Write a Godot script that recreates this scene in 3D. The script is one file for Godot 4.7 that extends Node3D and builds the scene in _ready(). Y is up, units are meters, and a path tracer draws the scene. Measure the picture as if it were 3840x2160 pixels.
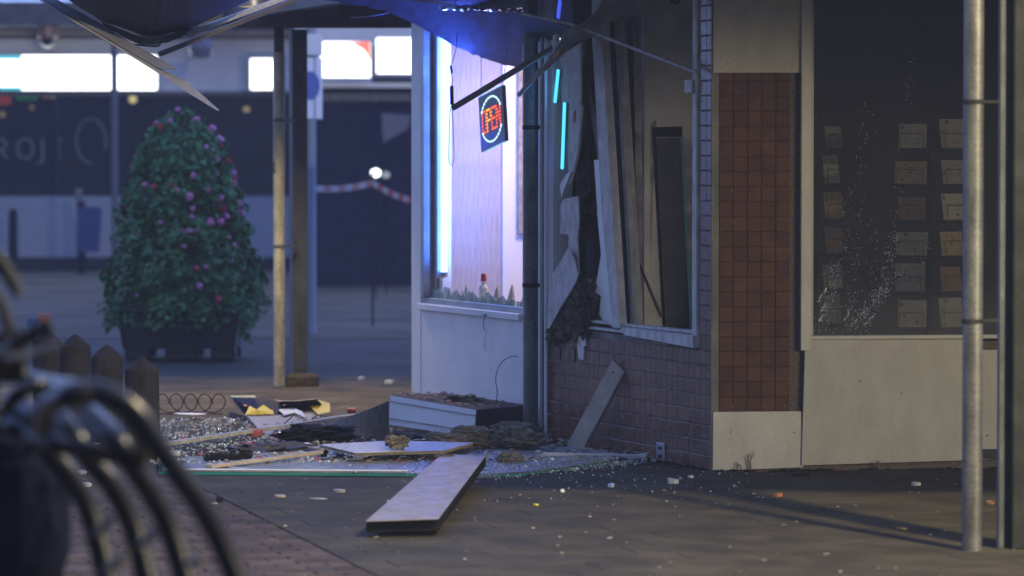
extends Node3D
# A wrecked shop corner at dusk. Metres, y up. The camera stands at the origin, 1.6 m up, some 20 m from the corner.

const CORNER := Vector3(1.018, 0, -20.37)          # foot of the building's corner
const UL := Vector3(-0.342, 0, -0.9397)            # along the side wall, away from the corner
const NL := Vector3(-0.9397, 0, 0.342)             # out of the side wall
const UR := Vector3(0.9903, 0, -0.1392)            # along the front wall
const NR := Vector3(0.1392, 0, 0.9903)             # out of the front wall
const UP := Vector3.UP

var rng := RandomNumberGenerator.new()
var tex := {}
var taken := {}
var m := {}

# ---------- naming ----------
func numbered(called: String) -> String:
	taken[called] = taken.get(called, -1) + 1
	return called if taken[called] == 0 else "%s_%03d" % [called, taken[called]]

func tag(o: Node, label: String, category := "", group := "", kind := "") -> Node:
	if label: o.set_meta("label", label)
	if category: o.set_meta("category", category)
	if group: o.set_meta("group", group)
	if kind: o.set_meta("kind", kind)
	return o

func thing(called: String, label: String, category: String, where := Vector3.ZERO, turn := 0.0, group := "") -> Node3D:
	var o := Node3D.new()
	o.name = numbered(called)
	o.position = where
	o.rotation.y = turn
	add_child(o)
	tag(o, label, category, group)
	return o

# commits a SurfaceTool as one named mesh under parent; points are given in metres of the place
func put(called: String, st: SurfaceTool, mat: Material, parent: Node = self) -> MeshInstance3D:
	var o := MeshInstance3D.new()
	o.name = numbered(called) if parent == self else called
	o.mesh = st.commit()
	o.material_override = mat
	parent.add_child(o, true)
	o.global_transform = Transform3D.IDENTITY
	return o

func put_mesh(called: String, mesh: Mesh, mat: Material, xf: Transform3D, parent: Node = self) -> MeshInstance3D:
	var o := MeshInstance3D.new()
	o.name = numbered(called) if parent == self else called
	o.mesh = mesh
	o.material_override = mat
	o.transform = xf
	parent.add_child(o, true)
	return o

# ---------- shapes ----------
func mb() -> SurfaceTool:
	var st := SurfaceTool.new()
	st.begin(Mesh.PRIMITIVE_TRIANGLES)
	return st

func tri(st: SurfaceTool, a: Vector3, b: Vector3, c: Vector3, na: Vector3, nb: Vector3, nc: Vector3) -> void:
	if (a - c).cross(a - b).dot(na + nb + nc) < 0.0:
		var t := b; b = c; c = t
		t = nb; nb = nc; nc = t
	st.set_normal(na); st.add_vertex(a)
	st.set_normal(nb); st.add_vertex(b)
	st.set_normal(nc); st.add_vertex(c)

# a flat triangle facing away from the point within
func face(st: SurfaceTool, a: Vector3, b: Vector3, c: Vector3, within: Vector3) -> void:
	var n := (b - a).cross(c - a).normalized()
	if n.dot((a + b + c) / 3.0 - within) < 0.0: n = -n
	tri(st, a, b, c, n, n, n)

func face4(st: SurfaceTool, a: Vector3, b: Vector3, c: Vector3, d: Vector3, within: Vector3) -> void:
	face(st, a, b, c, within)
	face(st, a, c, d, within)

# chamfered box of half-size h in the frame xf
func bx(st: SurfaceTool, xf: Transform3D, size: Vector3, bevel := 0.0) -> void:
	var h := size / 2.0
	var o := xf.origin
	if bevel <= 0.0:
		for ax in 3:
			for s in [-1.0, 1.0]:
				var p := []
				for q in [[-1, -1], [1, -1], [1, 1], [-1, 1]]:
					var v := Vector3.ZERO
					v[ax] = h[ax] * s
					v[(ax + 1) % 3] = h[(ax + 1) % 3] * q[0]
					v[(ax + 2) % 3] = h[(ax + 2) % 3] * q[1]
					p.append(xf * v)
				face4(st, p[0], p[1], p[2], p[3], o)
		return
	bevel = minf(bevel, minf(h.x, minf(h.y, h.z)) * 0.9)
	var pt := func(s: Vector3, ax: int) -> Vector3:
		var v := Vector3(s.x * (h.x - bevel), s.y * (h.y - bevel), s.z * (h.z - bevel))
		v[ax] = s[ax] * h[ax]
		return xf * v
	for ax in 3:
		var b := (ax + 1) % 3
		var c := (ax + 2) % 3
		for s in [-1.0, 1.0]:
			var p := []
			for q in [[-1, -1], [1, -1], [1, 1], [-1, 1]]:
				var v := Vector3.ZERO
				v[ax] = s; v[b] = q[0]; v[c] = q[1]
				p.append(pt.call(v, ax))
			face4(st, p[0], p[1], p[2], p[3], o)
		for s in [-1.0, 1.0]:
			for t in [-1.0, 1.0]:
				var u := Vector3.ZERO
				u[b] = s; u[c] = t; u[ax] = -1
				var w := u
				w[ax] = 1
				face4(st, pt.call(u, b), pt.call(w, b), pt.call(w, c), pt.call(u, c), o)
	for sx in [-1.0, 1.0]:
		for sy in [-1.0, 1.0]:
			for sz in [-1.0, 1.0]:
				var v := Vector3(sx, sy, sz)
				face(st, pt.call(v, 0), pt.call(v, 1), pt.call(v, 2), o)

# box between two points (a bar) with a given width (sideways) and height
func bar(st: SurfaceTool, a: Vector3, b: Vector3, wide: float, high: float, bevel := 0.0, up := UP) -> void:
	var d := (b - a).normalized()
	var side := d.cross(up).normalized()
	var u := side.cross(d).normalized()
	bx(st, Transform3D(Basis(d, u, side), (a + b) / 2.0), Vector3(a.distance_to(b), high, wide), bevel)

# a flat or bent plate: the outline pts pushed through by off
func plate(st: SurfaceTool, pts: Array, off: Vector3) -> void:
	var n := Vector3.ZERO
	var mid := Vector3.ZERO
	for i in pts.size():
		n += pts[i].cross(pts[(i + 1) % pts.size()])
		mid += pts[i]
	mid /= pts.size()
	n = n.normalized()
	var ex: Vector3 = (pts[1] - pts[0]).normalized()
	ex = (ex - n * ex.dot(n)).normalized()
	var ey := n.cross(ex)
	var flat := PackedVector2Array()
	for p in pts: flat.append(Vector2(ex.dot(p - mid), ey.dot(p - mid)))
	var idx := Geometry2D.triangulate_polygon(flat)
	var o := n if n.dot(off) < 0 else -n
	for i in range(0, idx.size(), 3):
		var a: Vector3 = pts[idx[i]]
		var b: Vector3 = pts[idx[i + 1]]
		var c: Vector3 = pts[idx[i + 2]]
		tri(st, a, b, c, o, o, o)
		tri(st, a + off, b + off, c + off, -o, -o, -o)
	var turn := 1.0
	var area := 0.0
	for i in flat.size(): area += flat[i].cross(flat[(i + 1) % flat.size()])
	if area < 0: turn = -1.0
	for i in pts.size():
		var a: Vector3 = pts[i]
		var b: Vector3 = pts[(i + 1) % pts.size()]
		var w: Vector3 = (b - a).cross(n).normalized() * turn
		tri(st, a, b, b + off, w, w, w)
		tri(st, a, b + off, a + off, w, w, w)

func curve(ctrl: Array, each := 6) -> Array:
	var out := []
	for i in ctrl.size() - 1:
		var p0: Vector3 = ctrl[maxi(i - 1, 0)]
		var p3: Vector3 = ctrl[mini(i + 2, ctrl.size() - 1)]
		for k in each: out.append(ctrl[i].cubic_interpolate(ctrl[i + 1], p0, p3, float(k) / each))
	out.append(ctrl[-1])
	return out

func straight_run(ctrl: Array, each: int) -> Array:
	var out := []
	for i in ctrl.size() - 1:
		for k in each: out.append(ctrl[i].lerp(ctrl[i + 1], float(k) / each))
	out.append(ctrl[-1])
	return out

func tube(st: SurfaceTool, pts: Array, r, seg := 10, capped := true) -> void:
	var rings := []
	var side := Vector3.ZERO
	for i in pts.size():
		var d: Vector3 = (pts[mini(i + 1, pts.size() - 1)] - pts[maxi(i - 1, 0)]).normalized()
		if side == Vector3.ZERO: side = d.cross(Vector3(0.31, 0.17, 0.93) if absf(d.y) > 0.8 else UP).normalized()
		side = (side - d * side.dot(d)).normalized()
		var up := d.cross(side)
		var ring := []
		var rad: float = r[i] if r is Array else r
		for k in seg:
			var n := side * cos(TAU * k / seg) + up * sin(TAU * k / seg)
			ring.append([pts[i] + n * rad, n])
		rings.append(ring)
	for i in pts.size() - 1:
		for k in seg:
			var a = rings[i][k]; var b = rings[i][(k + 1) % seg]
			var c = rings[i + 1][(k + 1) % seg]; var d = rings[i + 1][k]
			tri(st, a[0], b[0], c[0], a[1], b[1], c[1])
			tri(st, a[0], c[0], d[0], a[1], c[1], d[1])
	if capped:
		for e in [[0, 1], [pts.size() - 1, pts.size() - 2]]:
			var n: Vector3 = (pts[e[0]] - pts[e[1]]).normalized()
			for k in seg: tri(st, pts[e[0]], rings[e[0]][k][0], rings[e[0]][(k + 1) % seg][0], n, n, n)

# profile [[radius, height], ...] turned about the vertical through c; corners stay sharp
func lathe(st: SurfaceTool, c: Vector3, profile: Array, seg := 16) -> void:
	for i in profile.size() - 1:
		var a: Vector2 = Vector2(profile[i][0], profile[i][1])
		var b: Vector2 = Vector2(profile[i + 1][0], profile[i + 1][1])
		var d := b - a
		for k in seg:
			var t0 := TAU * k / seg
			var t1 := TAU * (k + 1) / seg
			var c0 := Vector3(cos(t0), 0, sin(t0)); var c1 := Vector3(cos(t1), 0, sin(t1))
			var n0 := (c0 * d.y - UP * d.x).normalized(); var n1 := (c1 * d.y - UP * d.x).normalized()
			tri(st, c + c0 * a.x + UP * a.y, c + c1 * a.x + UP * a.y, c + c1 * b.x + UP * b.y, n0, n1, n1)
			tri(st, c + c0 * a.x + UP * a.y, c + c1 * b.x + UP * b.y, c + c0 * b.x + UP * b.y, n0, n1, n0)

func frame(ex: Vector3, ey: Vector3, o: Vector3) -> Transform3D:
	ex = ex.normalized()
	var ez := ex.cross(ey).normalized()
	return Transform3D(Basis(ex, ez.cross(ex), ez), o)

func side(s: float, h: float, n := 0.0) -> Vector3:
	return CORNER + UL * s + NL * n + UP * h

func front(t: float, h: float, n := 0.0) -> Vector3:
	return CORNER + UR * t + NR * n + UP * h

# box on the side wall: s0..s1 along, h0..h1 up, n0..n1 out
func sbx(st: SurfaceTool, s0: float, s1: float, h0: float, h1: float, n0: float, n1: float, bevel := 0.0) -> void:
	bx(st, Transform3D(Basis(UL, UP, UL.cross(UP)), side((s0 + s1) / 2, (h0 + h1) / 2, (n0 + n1) / 2)), Vector3(s1 - s0, h1 - h0, n1 - n0), bevel)

func fbx(st: SurfaceTool, s0: float, s1: float, h0: float, h1: float, n0: float, n1: float, bevel := 0.0) -> void:
	bx(st, Transform3D(Basis(UR, UP, UR.cross(UP)), front((s0 + s1) / 2, (h0 + h1) / 2, (n0 + n1) / 2)), Vector3(s1 - s0, h1 - h0, n1 - n0), bevel)

# a thin sheet hung between two edges, with sag and creases; both faces and the rims are built
func drape(st: SurfaceTool, e0: Array, e1: Array, rows: int, sag: float, crease: float, thick: float, seedn: int, straight := false) -> void:
	var fn := FastNoiseLite.new()
	fn.seed = seedn
	fn.frequency = 1.3
	fn.fractal_octaves = 3
	var c0 := straight_run(e0, 5) if straight else curve(e0, 5)
	var c1 := straight_run(e1, 5) if straight else curve(e1, 5)
	var g := []
	for i in rows + 1:
		var f := float(i) / rows
		var row := []
		for k in c0.size():
			var p: Vector3 = c0[k].lerp(c1[k], f) - UP * sag * 4.0 * f * (1.0 - f)
			row.append(p + Vector3(0.2, 1, 0.3) * crease * fn.get_noise_2d(k * 0.35, f * 2.0 + k * 0.1))
		g.append(row)
	var w: int = c0.size()
	var nn := []
	for i in rows + 1:
		var row := []
		for k in w:
			var u: Vector3 = g[i][mini(k + 1, w - 1)] - g[i][maxi(k - 1, 0)]
			var v: Vector3 = g[mini(i + 1, rows)][k] - g[maxi(i - 1, 0)][k]
			row.append(u.cross(v).normalized())
		nn.append(row)
	for i in rows:
		for k in w - 1:
			for t in [[i, k, i, k + 1, i + 1, k + 1], [i, k, i + 1, k + 1, i + 1, k]]:
				var p := []
				var n := []
				for q in 3:
					p.append(g[t[q * 2]][t[q * 2 + 1]])
					n.append(nn[t[q * 2]][t[q * 2 + 1]])
				tri(st, p[0], p[1], p[2], n[0], n[1], n[2])
				tri(st, p[0] - n[0] * thick, p[1] - n[1] * thick, p[2] - n[2] * thick, -n[0], -n[1], -n[2])
	for i in [0, rows]:
		for k in w - 1: face4(st, g[i][k], g[i][k + 1], g[i][k + 1] - nn[i][k + 1] * thick, g[i][k] - nn[i][k] * thick, g[rows / 2][k])
	for k in [0, w - 1]:
		for i in rows: face4(st, g[i][k], g[i + 1][k], g[i + 1][k] - nn[i + 1][k] * thick, g[i][k] - nn[i][k] * thick, g[i][w / 2])

# a lumpy torn clump
func clump(st: SurfaceTool, c: Vector3, ax: Vector3, ay: Vector3, az: Vector3, rough: float, seedn: int, rows := 14, cols := 22) -> void:
	var fn := FastNoiseLite.new()
	fn.seed = seedn
	fn.frequency = 1.6
	fn.fractal_octaves = 4
	var grid := []
	for i in rows + 1:
		var row := []
		var la := PI * i / rows
		for k in cols + 1:
			var lo := TAU * (k % cols) / cols
			var d := Vector3(sin(la) * cos(lo), cos(la), sin(la) * sin(lo))
			var r := 1.0 + rough * fn.get_noise_3dv(d * 1.5 + Vector3(seedn, 0, 0))
			d = Vector3(signf(d.x) * absf(d.x) ** 0.7, signf(d.y) * absf(d.y) ** 0.8, signf(d.z) * absf(d.z) ** 0.7) * r
			row.append(c + ax * d.x + ay * d.y + az * d.z)
		grid.append(row)
	for i in rows:
		for k in cols: face4(st, grid[i][k], grid[i][k + 1], grid[i + 1][k + 1], grid[i + 1][k], c)

func fibres(st: SurfaceTool, c: Vector3, ax: Vector3, ay: Vector3, az: Vector3, count: int, length: float, wide := 0.0012) -> void:
	for i in count:
		var d := Vector3(rng.randf_range(-1, 1), rng.randf_range(-1, 1), rng.randf_range(-1, 1)).normalized()
		var p := c + ax * d.x + ay * d.y + az * d.z
		var q := p + (d * 0.5 + Vector3(rng.randf_range(-1, 1), rng.randf_range(-0.6, 1), rng.randf_range(-1, 1))).normalized() * length * rng.randf_range(0.3, 1)
		var w := (q - p).cross(Vector3(0.2, 0.1, 1)).normalized() * wide
		var n := (q - p).cross(w).normalized()
		tri(st, p - w, p + w, q, n, n, n)

# ---------- materials ----------
func noise_tex(kind: String, lo: float, hi := 1.0) -> NoiseTexture2D:
	var key := "%s %.2f %.2f" % [kind, lo, hi]
	if tex.has(key): return tex[key]
	var fn := FastNoiseLite.new()
	fn.seed = 11 + tex.size()
	fn.fractal_octaves = 5
	if kind == "fine":
		fn.frequency = 0.03
	elif kind == "coarse":
		fn.frequency = 0.008
		fn.fractal_octaves = 4
	elif kind == "speck":
		fn.noise_type = FastNoiseLite.TYPE_CELLULAR
		fn.cellular_return_type = FastNoiseLite.RETURN_CELL_VALUE
		fn.frequency = 0.06
		fn.fractal_type = FastNoiseLite.FRACTAL_NONE
	elif kind == "drip":
		fn.frequency = 0.02
		fn.fractal_octaves = 6
	var g := Gradient.new()
	g.set_color(0, Color(lo, lo, lo)); g.set_color(1, Color(hi, hi, hi))
	if kind == "drip":
		g.set_color(0, Color(hi, hi, hi)); g.set_color(1, Color(lo, lo, lo))
		g.set_offset(0, 0.5)
	var t := NoiseTexture2D.new()
	t.noise = fn
	t.width = 512; t.height = 512
	t.seamless = true
	t.normalize = true
	t.color_ramp = g
	tex[key] = t
	return t

# base colour c is linear
func mat(c: Color, rough: float, o := {}) -> StandardMaterial3D:
	var s := StandardMaterial3D.new()
	s.albedo_color = c.linear_to_srgb()
	s.roughness = rough
	s.metallic = o.get("metal", 0.0)
	s.metallic_specular = o.get("spec", 0.5)
	var fs = o.get("fs", 3.0)
	s.uv1_triplanar = true
	s.uv1_world_triplanar = o.get("world", true)
	s.uv1_scale = fs if fs is Vector3 else Vector3.ONE * fs
	if o.has("fine"): s.albedo_texture = noise_tex(o.get("kind", "fine"), 1.0 - o.fine)
	if o.has("coarse"):
		s.detail_enabled = true
		s.detail_blend_mode = BaseMaterial3D.BLEND_MODE_MUL
		s.detail_uv_layer = BaseMaterial3D.DETAIL_UV_2
		s.uv2_triplanar = true
		s.uv2_world_triplanar = o.get("world", true)
		var cs = o.get("cs", 0.7)
		s.uv2_scale = cs if cs is Vector3 else Vector3.ONE * cs
		s.detail_albedo = noise_tex(o.get("ckind", "coarse"), 1.0 - o.coarse)
	if o.has("bump"):
		s.heightmap_enabled = true
		s.heightmap_texture = noise_tex(o.get("kind", "fine"), 0.0)
		s.heightmap_scale = o.bump
	if o.has("rmap"):
		s.roughness_texture = noise_tex("coarse", 1.0 - o.rmap)
	if o.has("coat"):
		s.clearcoat_enabled = true
		s.clearcoat = o.coat
		s.clearcoat_roughness = 0.15
	return s

func glow(c: Color, strength: float) -> StandardMaterial3D:
	var s := StandardMaterial3D.new()
	s.albedo_color = Color(0.3, 0.3, 0.3)
	s.emission_enabled = true
	s.emission = c.linear_to_srgb()
	s.emission_energy_multiplier = strength
	return s

func pane(c: Color, alpha: float, rough := 0.03) -> StandardMaterial3D:
	var s := StandardMaterial3D.new()
	var k := c.linear_to_srgb()
	k.a = alpha
	s.albedo_color = k
	s.transparency = BaseMaterial3D.TRANSPARENCY_ALPHA
	s.roughness = rough
	return s

func omni(called: String, where: Vector3, c: Color, energy: float, size: float, parent: Node = self) -> void:
	var l := OmniLight3D.new()
	l.name = called
	parent.add_child(l, true)
	l.position = where
	l.light_color = c.linear_to_srgb()
	l.light_energy = energy
	l.light_size = size
	l.omni_range = 80.0
	l.omni_attenuation = 2.0
	l.shadow_enabled = true

# an area light of size facing along towards
func area(called: String, where: Vector3, towards: Vector3, size: Vector2, c: Color, energy: float, parent: Node = self) -> void:
	var l := AreaLight3D.new()
	l.name = called
	parent.add_child(l, true)
	l.area_size = size
	l.area_normalize_energy = true
	l.light_color = c.linear_to_srgb()
	l.light_energy = energy
	l.shadow_enabled = true
	l.area_range = 60.0
	var at: Vector3 = where + (parent.global_position if parent != self else Vector3.ZERO)
	l.look_at_from_position(at, at + towards, UP if absf(towards.normalized().y) < 0.9 else Vector3.BACK)

func _ready() -> void:
	rng.seed = 20241
	# ---------- camera ----------
	var cam := Camera3D.new()
	cam.name = "camera"
	add_child(cam)
	cam.position = Vector3(0, 1.6, 0)
	cam.rotation.x = -0.03265
	var lens := CameraAttributesPhysical.new()
	lens.frustum_focal_length = 166.67            # long lens: 8.2 degrees high
	lens.frustum_focus_distance = 20.9
	lens.frustum_near = 0.5
	lens.frustum_far = 600.0
	lens.exposure_aperture = 3.2
	cam.attributes = lens
	cam.current = true
	# ---------- sky, sun, exposure ----------
	var env := Environment.new()
	env.background_mode = Environment.BG_SKY
	var dusk := ProceduralSkyMaterial.new()
	dusk.sky_top_color = Color(0.12, 0.195, 0.5).linear_to_srgb()
	dusk.sky_horizon_color = Color(0.185, 0.265, 0.53).linear_to_srgb()
	dusk.sky_curve = 0.25
	dusk.ground_bottom_color = Color(0.02, 0.02, 0.025).linear_to_srgb()
	dusk.ground_horizon_color = Color(0.05, 0.05, 0.06).linear_to_srgb()
	dusk.sun_angle_max = 1.0
	env.sky = Sky.new()
	env.sky.sky_material = dusk
	env.background_energy_multiplier = 1.15
	env.tonemap_mode = Environment.TONE_MAPPER_LINEAR
	env.tonemap_exposure = 3.25           # exposed for the dusk
	env.fog_enabled = true                          # thin evening haze, thickened a little to lift the shadows
	env.fog_density = 0.0012
	env.fog_light_color = Color(0.75, 0.82, 1.0)
	env.sdfgi_enabled = true
	env.ssao_enabled = true
	env.ssil_enabled = true
	var we := WorldEnvironment.new()
	we.name = "environment"
	we.environment = env
	add_child(we)
	var sun := DirectionalLight3D.new()            # the afterglow: low, wide and faint
	sun.name = "afterglow"
	add_child(sun)
	sun.rotation = Vector3(-0.45, -1.0, 0)
	sun.light_color = Color(0.75, 0.82, 1.0)
	sun.light_energy = 0.03
	sun.light_angular_distance = 40.0
	sun.shadow_enabled = true
	# the warm light comes from a street lamp and an added soft light box out of the picture on the right, and a downlight under the canopy
	materials()
	street_lamp(Vector3(8.2, 0, -10.4), 7.0, -3.8, Color(1.0, 0.8, 0.45), 62.0, "taller street lamp with an arm over the near pavement")
	ground()
	building()
	canopy()
	houses_behind()
	far_side()
	shop_window_left()
	broken_bay()
	front_window()
	columns()
	wreckage_above()
	debris()
	planter()
	bollards()
	bicycle()

func materials() -> void:
	m.slab = [mat(Color(0.102, 0.092, 0.062), 0.8, {"spec": 0.22, "fine": 0.35, "fs": 4.0, "coarse": 0.3, "cs": 0.5, "bump": 0.25}),
		mat(Color(0.106, 0.095, 0.064), 0.82, {"spec": 0.22, "fine": 0.4, "fs": 4.3, "coarse": 0.3, "cs": 0.5, "bump": 0.25}),
		mat(Color(0.098, 0.088, 0.06), 0.78, {"spec": 0.22, "fine": 0.4, "fs": 3.7, "coarse": 0.3, "cs": 0.5, "bump": 0.25})]
	m.clinker = [mat(Color(0.15, 0.115, 0.095), 0.85, {"spec": 0.22, "fine": 0.4, "fs": 6.0, "coarse": 0.35, "cs": 0.8, "bump": 0.3}),
		mat(Color(0.17, 0.135, 0.115), 0.85, {"spec": 0.22, "fine": 0.4, "fs": 6.5, "coarse": 0.35, "cs": 0.8, "bump": 0.3}),
		mat(Color(0.125, 0.1, 0.09), 0.85, {"spec": 0.22, "fine": 0.4, "fs": 5.5, "coarse": 0.35, "cs": 0.8, "bump": 0.3})]
	m.sand = mat(Color(0.075, 0.07, 0.06), 0.95, {"fine": 0.5, "fs": 5.0})
	m.tan = mat(Color(0.27, 0.205, 0.125), 0.85, {"spec": 0.22, "fine": 0.45, "fs": 1.6, "coarse": 0.4, "cs": 0.35, "bump": 0.3})  # the warm lamplight on the far pavement is put into this colour
	m.asphalt = mat(Color(0.075, 0.078, 0.085), 0.8, {"spec": 0.22, "fine": 0.35, "fs": 2.0, "coarse": 0.3, "cs": 0.2})
	m.square = mat(Color(0.17, 0.145, 0.12), 0.85, {"spec": 0.22, "fine": 0.35, "fs": 0.8, "coarse": 0.35, "cs": 0.12})
	m.moss = mat(Color(0.06, 0.065, 0.03), 0.95, {"fine": 0.6, "fs": 5.0, "bump": 1.0})
	m.white = mat(Color(0.62, 0.61, 0.57), 0.45, {"fine": 0.06, "fs": 1.5, "coarse": 0.12, "cs": 0.9})
	m.cream = mat(Color(0.56, 0.545, 0.47), 0.5, {"fine": 0.08, "fs": Vector3(2, 2, 2), "coarse": 0.1, "cs": Vector3(1.1, 0.7, 1.1)})
	m.cream2 = mat(Color(0.45, 0.44, 0.37), 0.5, {"fine": 0.07, "fs": 3.0, "coarse": 0.1, "cs": Vector3(1.6, 0.8, 1.6)})
	m.frost = mat(Color(0.8, 0.82, 0.84), 0.4, {"fine": 0.05, "fs": 1.5, "coarse": 0.1, "cs": 0.6})
	m.brown = []
	m.plum = []
	for k in 5:
		var v: float = [0.88, 1.0, 1.08, 0.93, 1.16][k]
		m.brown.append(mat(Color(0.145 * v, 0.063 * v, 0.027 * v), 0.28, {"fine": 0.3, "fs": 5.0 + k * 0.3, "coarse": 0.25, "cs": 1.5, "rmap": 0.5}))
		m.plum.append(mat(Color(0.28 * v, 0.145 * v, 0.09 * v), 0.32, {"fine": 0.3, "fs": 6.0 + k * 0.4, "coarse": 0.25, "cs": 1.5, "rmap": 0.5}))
	m.grout_dark = mat(Color(0.17, 0.13, 0.1), 0.9, {"fine": 0.4})
	m.grout = mat(Color(0.45, 0.42, 0.39), 0.9, {"fine": 0.4, "fs": 4.0, "coarse": 0.5, "cs": 1.0})
	m.steel = mat(Color(0.3, 0.31, 0.3), 0.42, {"metal": 0.6, "fine": 0.3, "fs": 3.0, "coarse": 0.35, "cs": Vector3(2, 0.7, 2)})
	m.zinc = mat(Color(0.27, 0.28, 0.265), 0.4, {"metal": 0.55, "fine": 0.3, "fs": 3.0, "coarse": 0.4, "cs": Vector3(3, 0.8, 3)})
	m.yellowish = mat(Color(0.7, 0.65, 0.48), 0.5, {"fine": 0.25, "fs": 2.0, "coarse": 0.4, "cs": Vector3(3, 0.8, 3)})  # cream paint, with the yellow of the downlight put into it
	m.greypaint = mat(Color(0.12, 0.125, 0.13), 0.5, {"fine": 0.3, "fs": 3.0, "coarse": 0.4, "cs": Vector3(2, 0.8, 2)})
	m.darkpaint = mat(Color(0.05, 0.055, 0.052), 0.6, {"spec": 0.2, "fine": 0.3, "fs": 3.0, "coarse": 0.4, "cs": 1.0})
	m.alu = mat(Color(0.5, 0.51, 0.52), 0.38, {"metal": 0.75, "fine": 0.12, "fs": 4.0, "coarse": 0.2, "cs": 1.0})
	m.corner = mat(Color(0.22, 0.215, 0.18), 0.5, {"fine": 0.25, "fs": 3.0, "coarse": 0.35, "cs": Vector3(3, 0.7, 3)})
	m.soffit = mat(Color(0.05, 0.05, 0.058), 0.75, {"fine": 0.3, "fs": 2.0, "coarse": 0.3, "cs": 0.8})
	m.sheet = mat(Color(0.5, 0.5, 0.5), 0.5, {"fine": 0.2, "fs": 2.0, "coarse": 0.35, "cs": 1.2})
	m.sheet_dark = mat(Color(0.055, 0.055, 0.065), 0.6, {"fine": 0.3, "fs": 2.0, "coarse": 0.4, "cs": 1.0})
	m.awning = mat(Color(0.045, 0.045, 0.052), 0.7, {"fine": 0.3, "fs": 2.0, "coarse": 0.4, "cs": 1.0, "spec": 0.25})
	m.pipe_grey = mat(Color(0.26, 0.27, 0.27), 0.5, {"fine": 0.3, "fs": 3.0, "coarse": 0.4, "cs": Vector3(2, 0.8, 2)})
	m.weed = mat(Color(0.16, 0.12, 0.06), 0.9)
	m.blade = mat(Color(0.24, 0.25, 0.3), 0.5, {"fine": 0.2, "fs": 2.0, "coarse": 0.25, "cs": 1.5})
	m.moss_wool = mat(Color(0.24, 0.215, 0.14), 1.0, {"fine": 0.5, "fs": 9.0, "coarse": 0.4, "cs": 3.0})
	m.lath = mat(Color(0.15, 0.13, 0.115), 0.6, {"fine": 0.35, "fs": Vector3(8, 8, 8), "coarse": 0.3, "cs": 1.5})
	m.pale_wood = mat(Color(0.66, 0.56, 0.43), 0.7, {"fine": 0.3, "fs": Vector3(9, 1.2, 9), "coarse": 0.3, "cs": 2.0, "bump": 0.1})
	m.brown_wood = mat(Color(0.07, 0.045, 0.03), 0.8, {"fine": 0.5, "fs": Vector3(12, 1.0, 12), "coarse": 0.3, "cs": 2.0})
	m.old_white = mat(Color(0.72, 0.72, 0.71), 0.6, {"fine": 0.15, "fs": Vector3(6, 1.5, 6), "coarse": 0.28, "cs": Vector3(3, 1.5, 3)})
	m.old_beige = mat(Color(0.56, 0.555, 0.53), 0.6, {"fine": 0.2, "fs": Vector3(6, 1.0, 6), "coarse": 0.4, "cs": Vector3(3, 1.0, 3)})
	m.room = mat(Color(0.72, 0.72, 0.72), 0.85, {"fine": 0.1, "coarse": 0.2, "cs": 0.6})
	m.room_shaded = mat(Color(0.05, 0.05, 0.055), 0.85, {"fine": 0.2})  # near-black: the shade of the unlit rooms is in the colour
	m.panelling = mat(Color(0.72, 0.63, 0.6), 0.5, {"fine": 0.2, "fs": Vector3(14, 0.35, 14), "coarse": 0.2, "cs": Vector3(30, 0.8, 30)})
	m.plaster = mat(Color(0.8, 0.76, 0.7), 0.8, {"fine": 0.04})
	m.wool = mat(Color(0.42, 0.36, 0.24), 1.0, {"fine": 0.4, "fs": 9.0, "coarse": 0.35, "cs": 3.0, "bump": 0.4})
	m.black = mat(Color(0.01, 0.01, 0.012), 0.7, {"fine": 0.3, "spec": 0.2})
	m.rubber = mat(Color(0.02, 0.02, 0.022), 0.8, {"fine": 0.3, "spec": 0.15})
	m.bark = mat(Color(0.06, 0.056, 0.056), 0.85, {"spec": 0.2, "fine": 0.5, "fs": Vector3(9, 0.8, 9), "coarse": 0.35, "cs": 1.5, "bump": 0.5})
	m.gloss_black = mat(Color(0.012, 0.013, 0.015), 0.26, {"fine": 0.2, "spec": 0.28})
	m.pane = pane(Color(0.045, 0.048, 0.045), 0.28)
	m.pane_dark = pane(Color(0.012, 0.014, 0.018), 0.6)
	m.shard = pane(Color(0.25, 0.4, 0.38), 0.5, 0.05)
	m.teal = pane(Color(0.03, 0.22, 0.2), 0.75, 0.08)
	m.frit = mat(Color(0.5, 0.53, 0.54), 0.35, {"fine": 0.45, "kind": "speck", "fs": 9.0, "coarse": 0.35, "cs": 2.5, "bump": 0.6})
	m.card = mat(Color(0.3, 0.24, 0.17), 0.85, {"fine": 0.2})
	m.paper = mat(Color(0.68, 0.68, 0.66), 0.8, {"fine": 0.08})
	m.plastic_brown = mat(Color(0.045, 0.038, 0.035), 0.6, {"fine": 0.3, "fs": 3.0})

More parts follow.
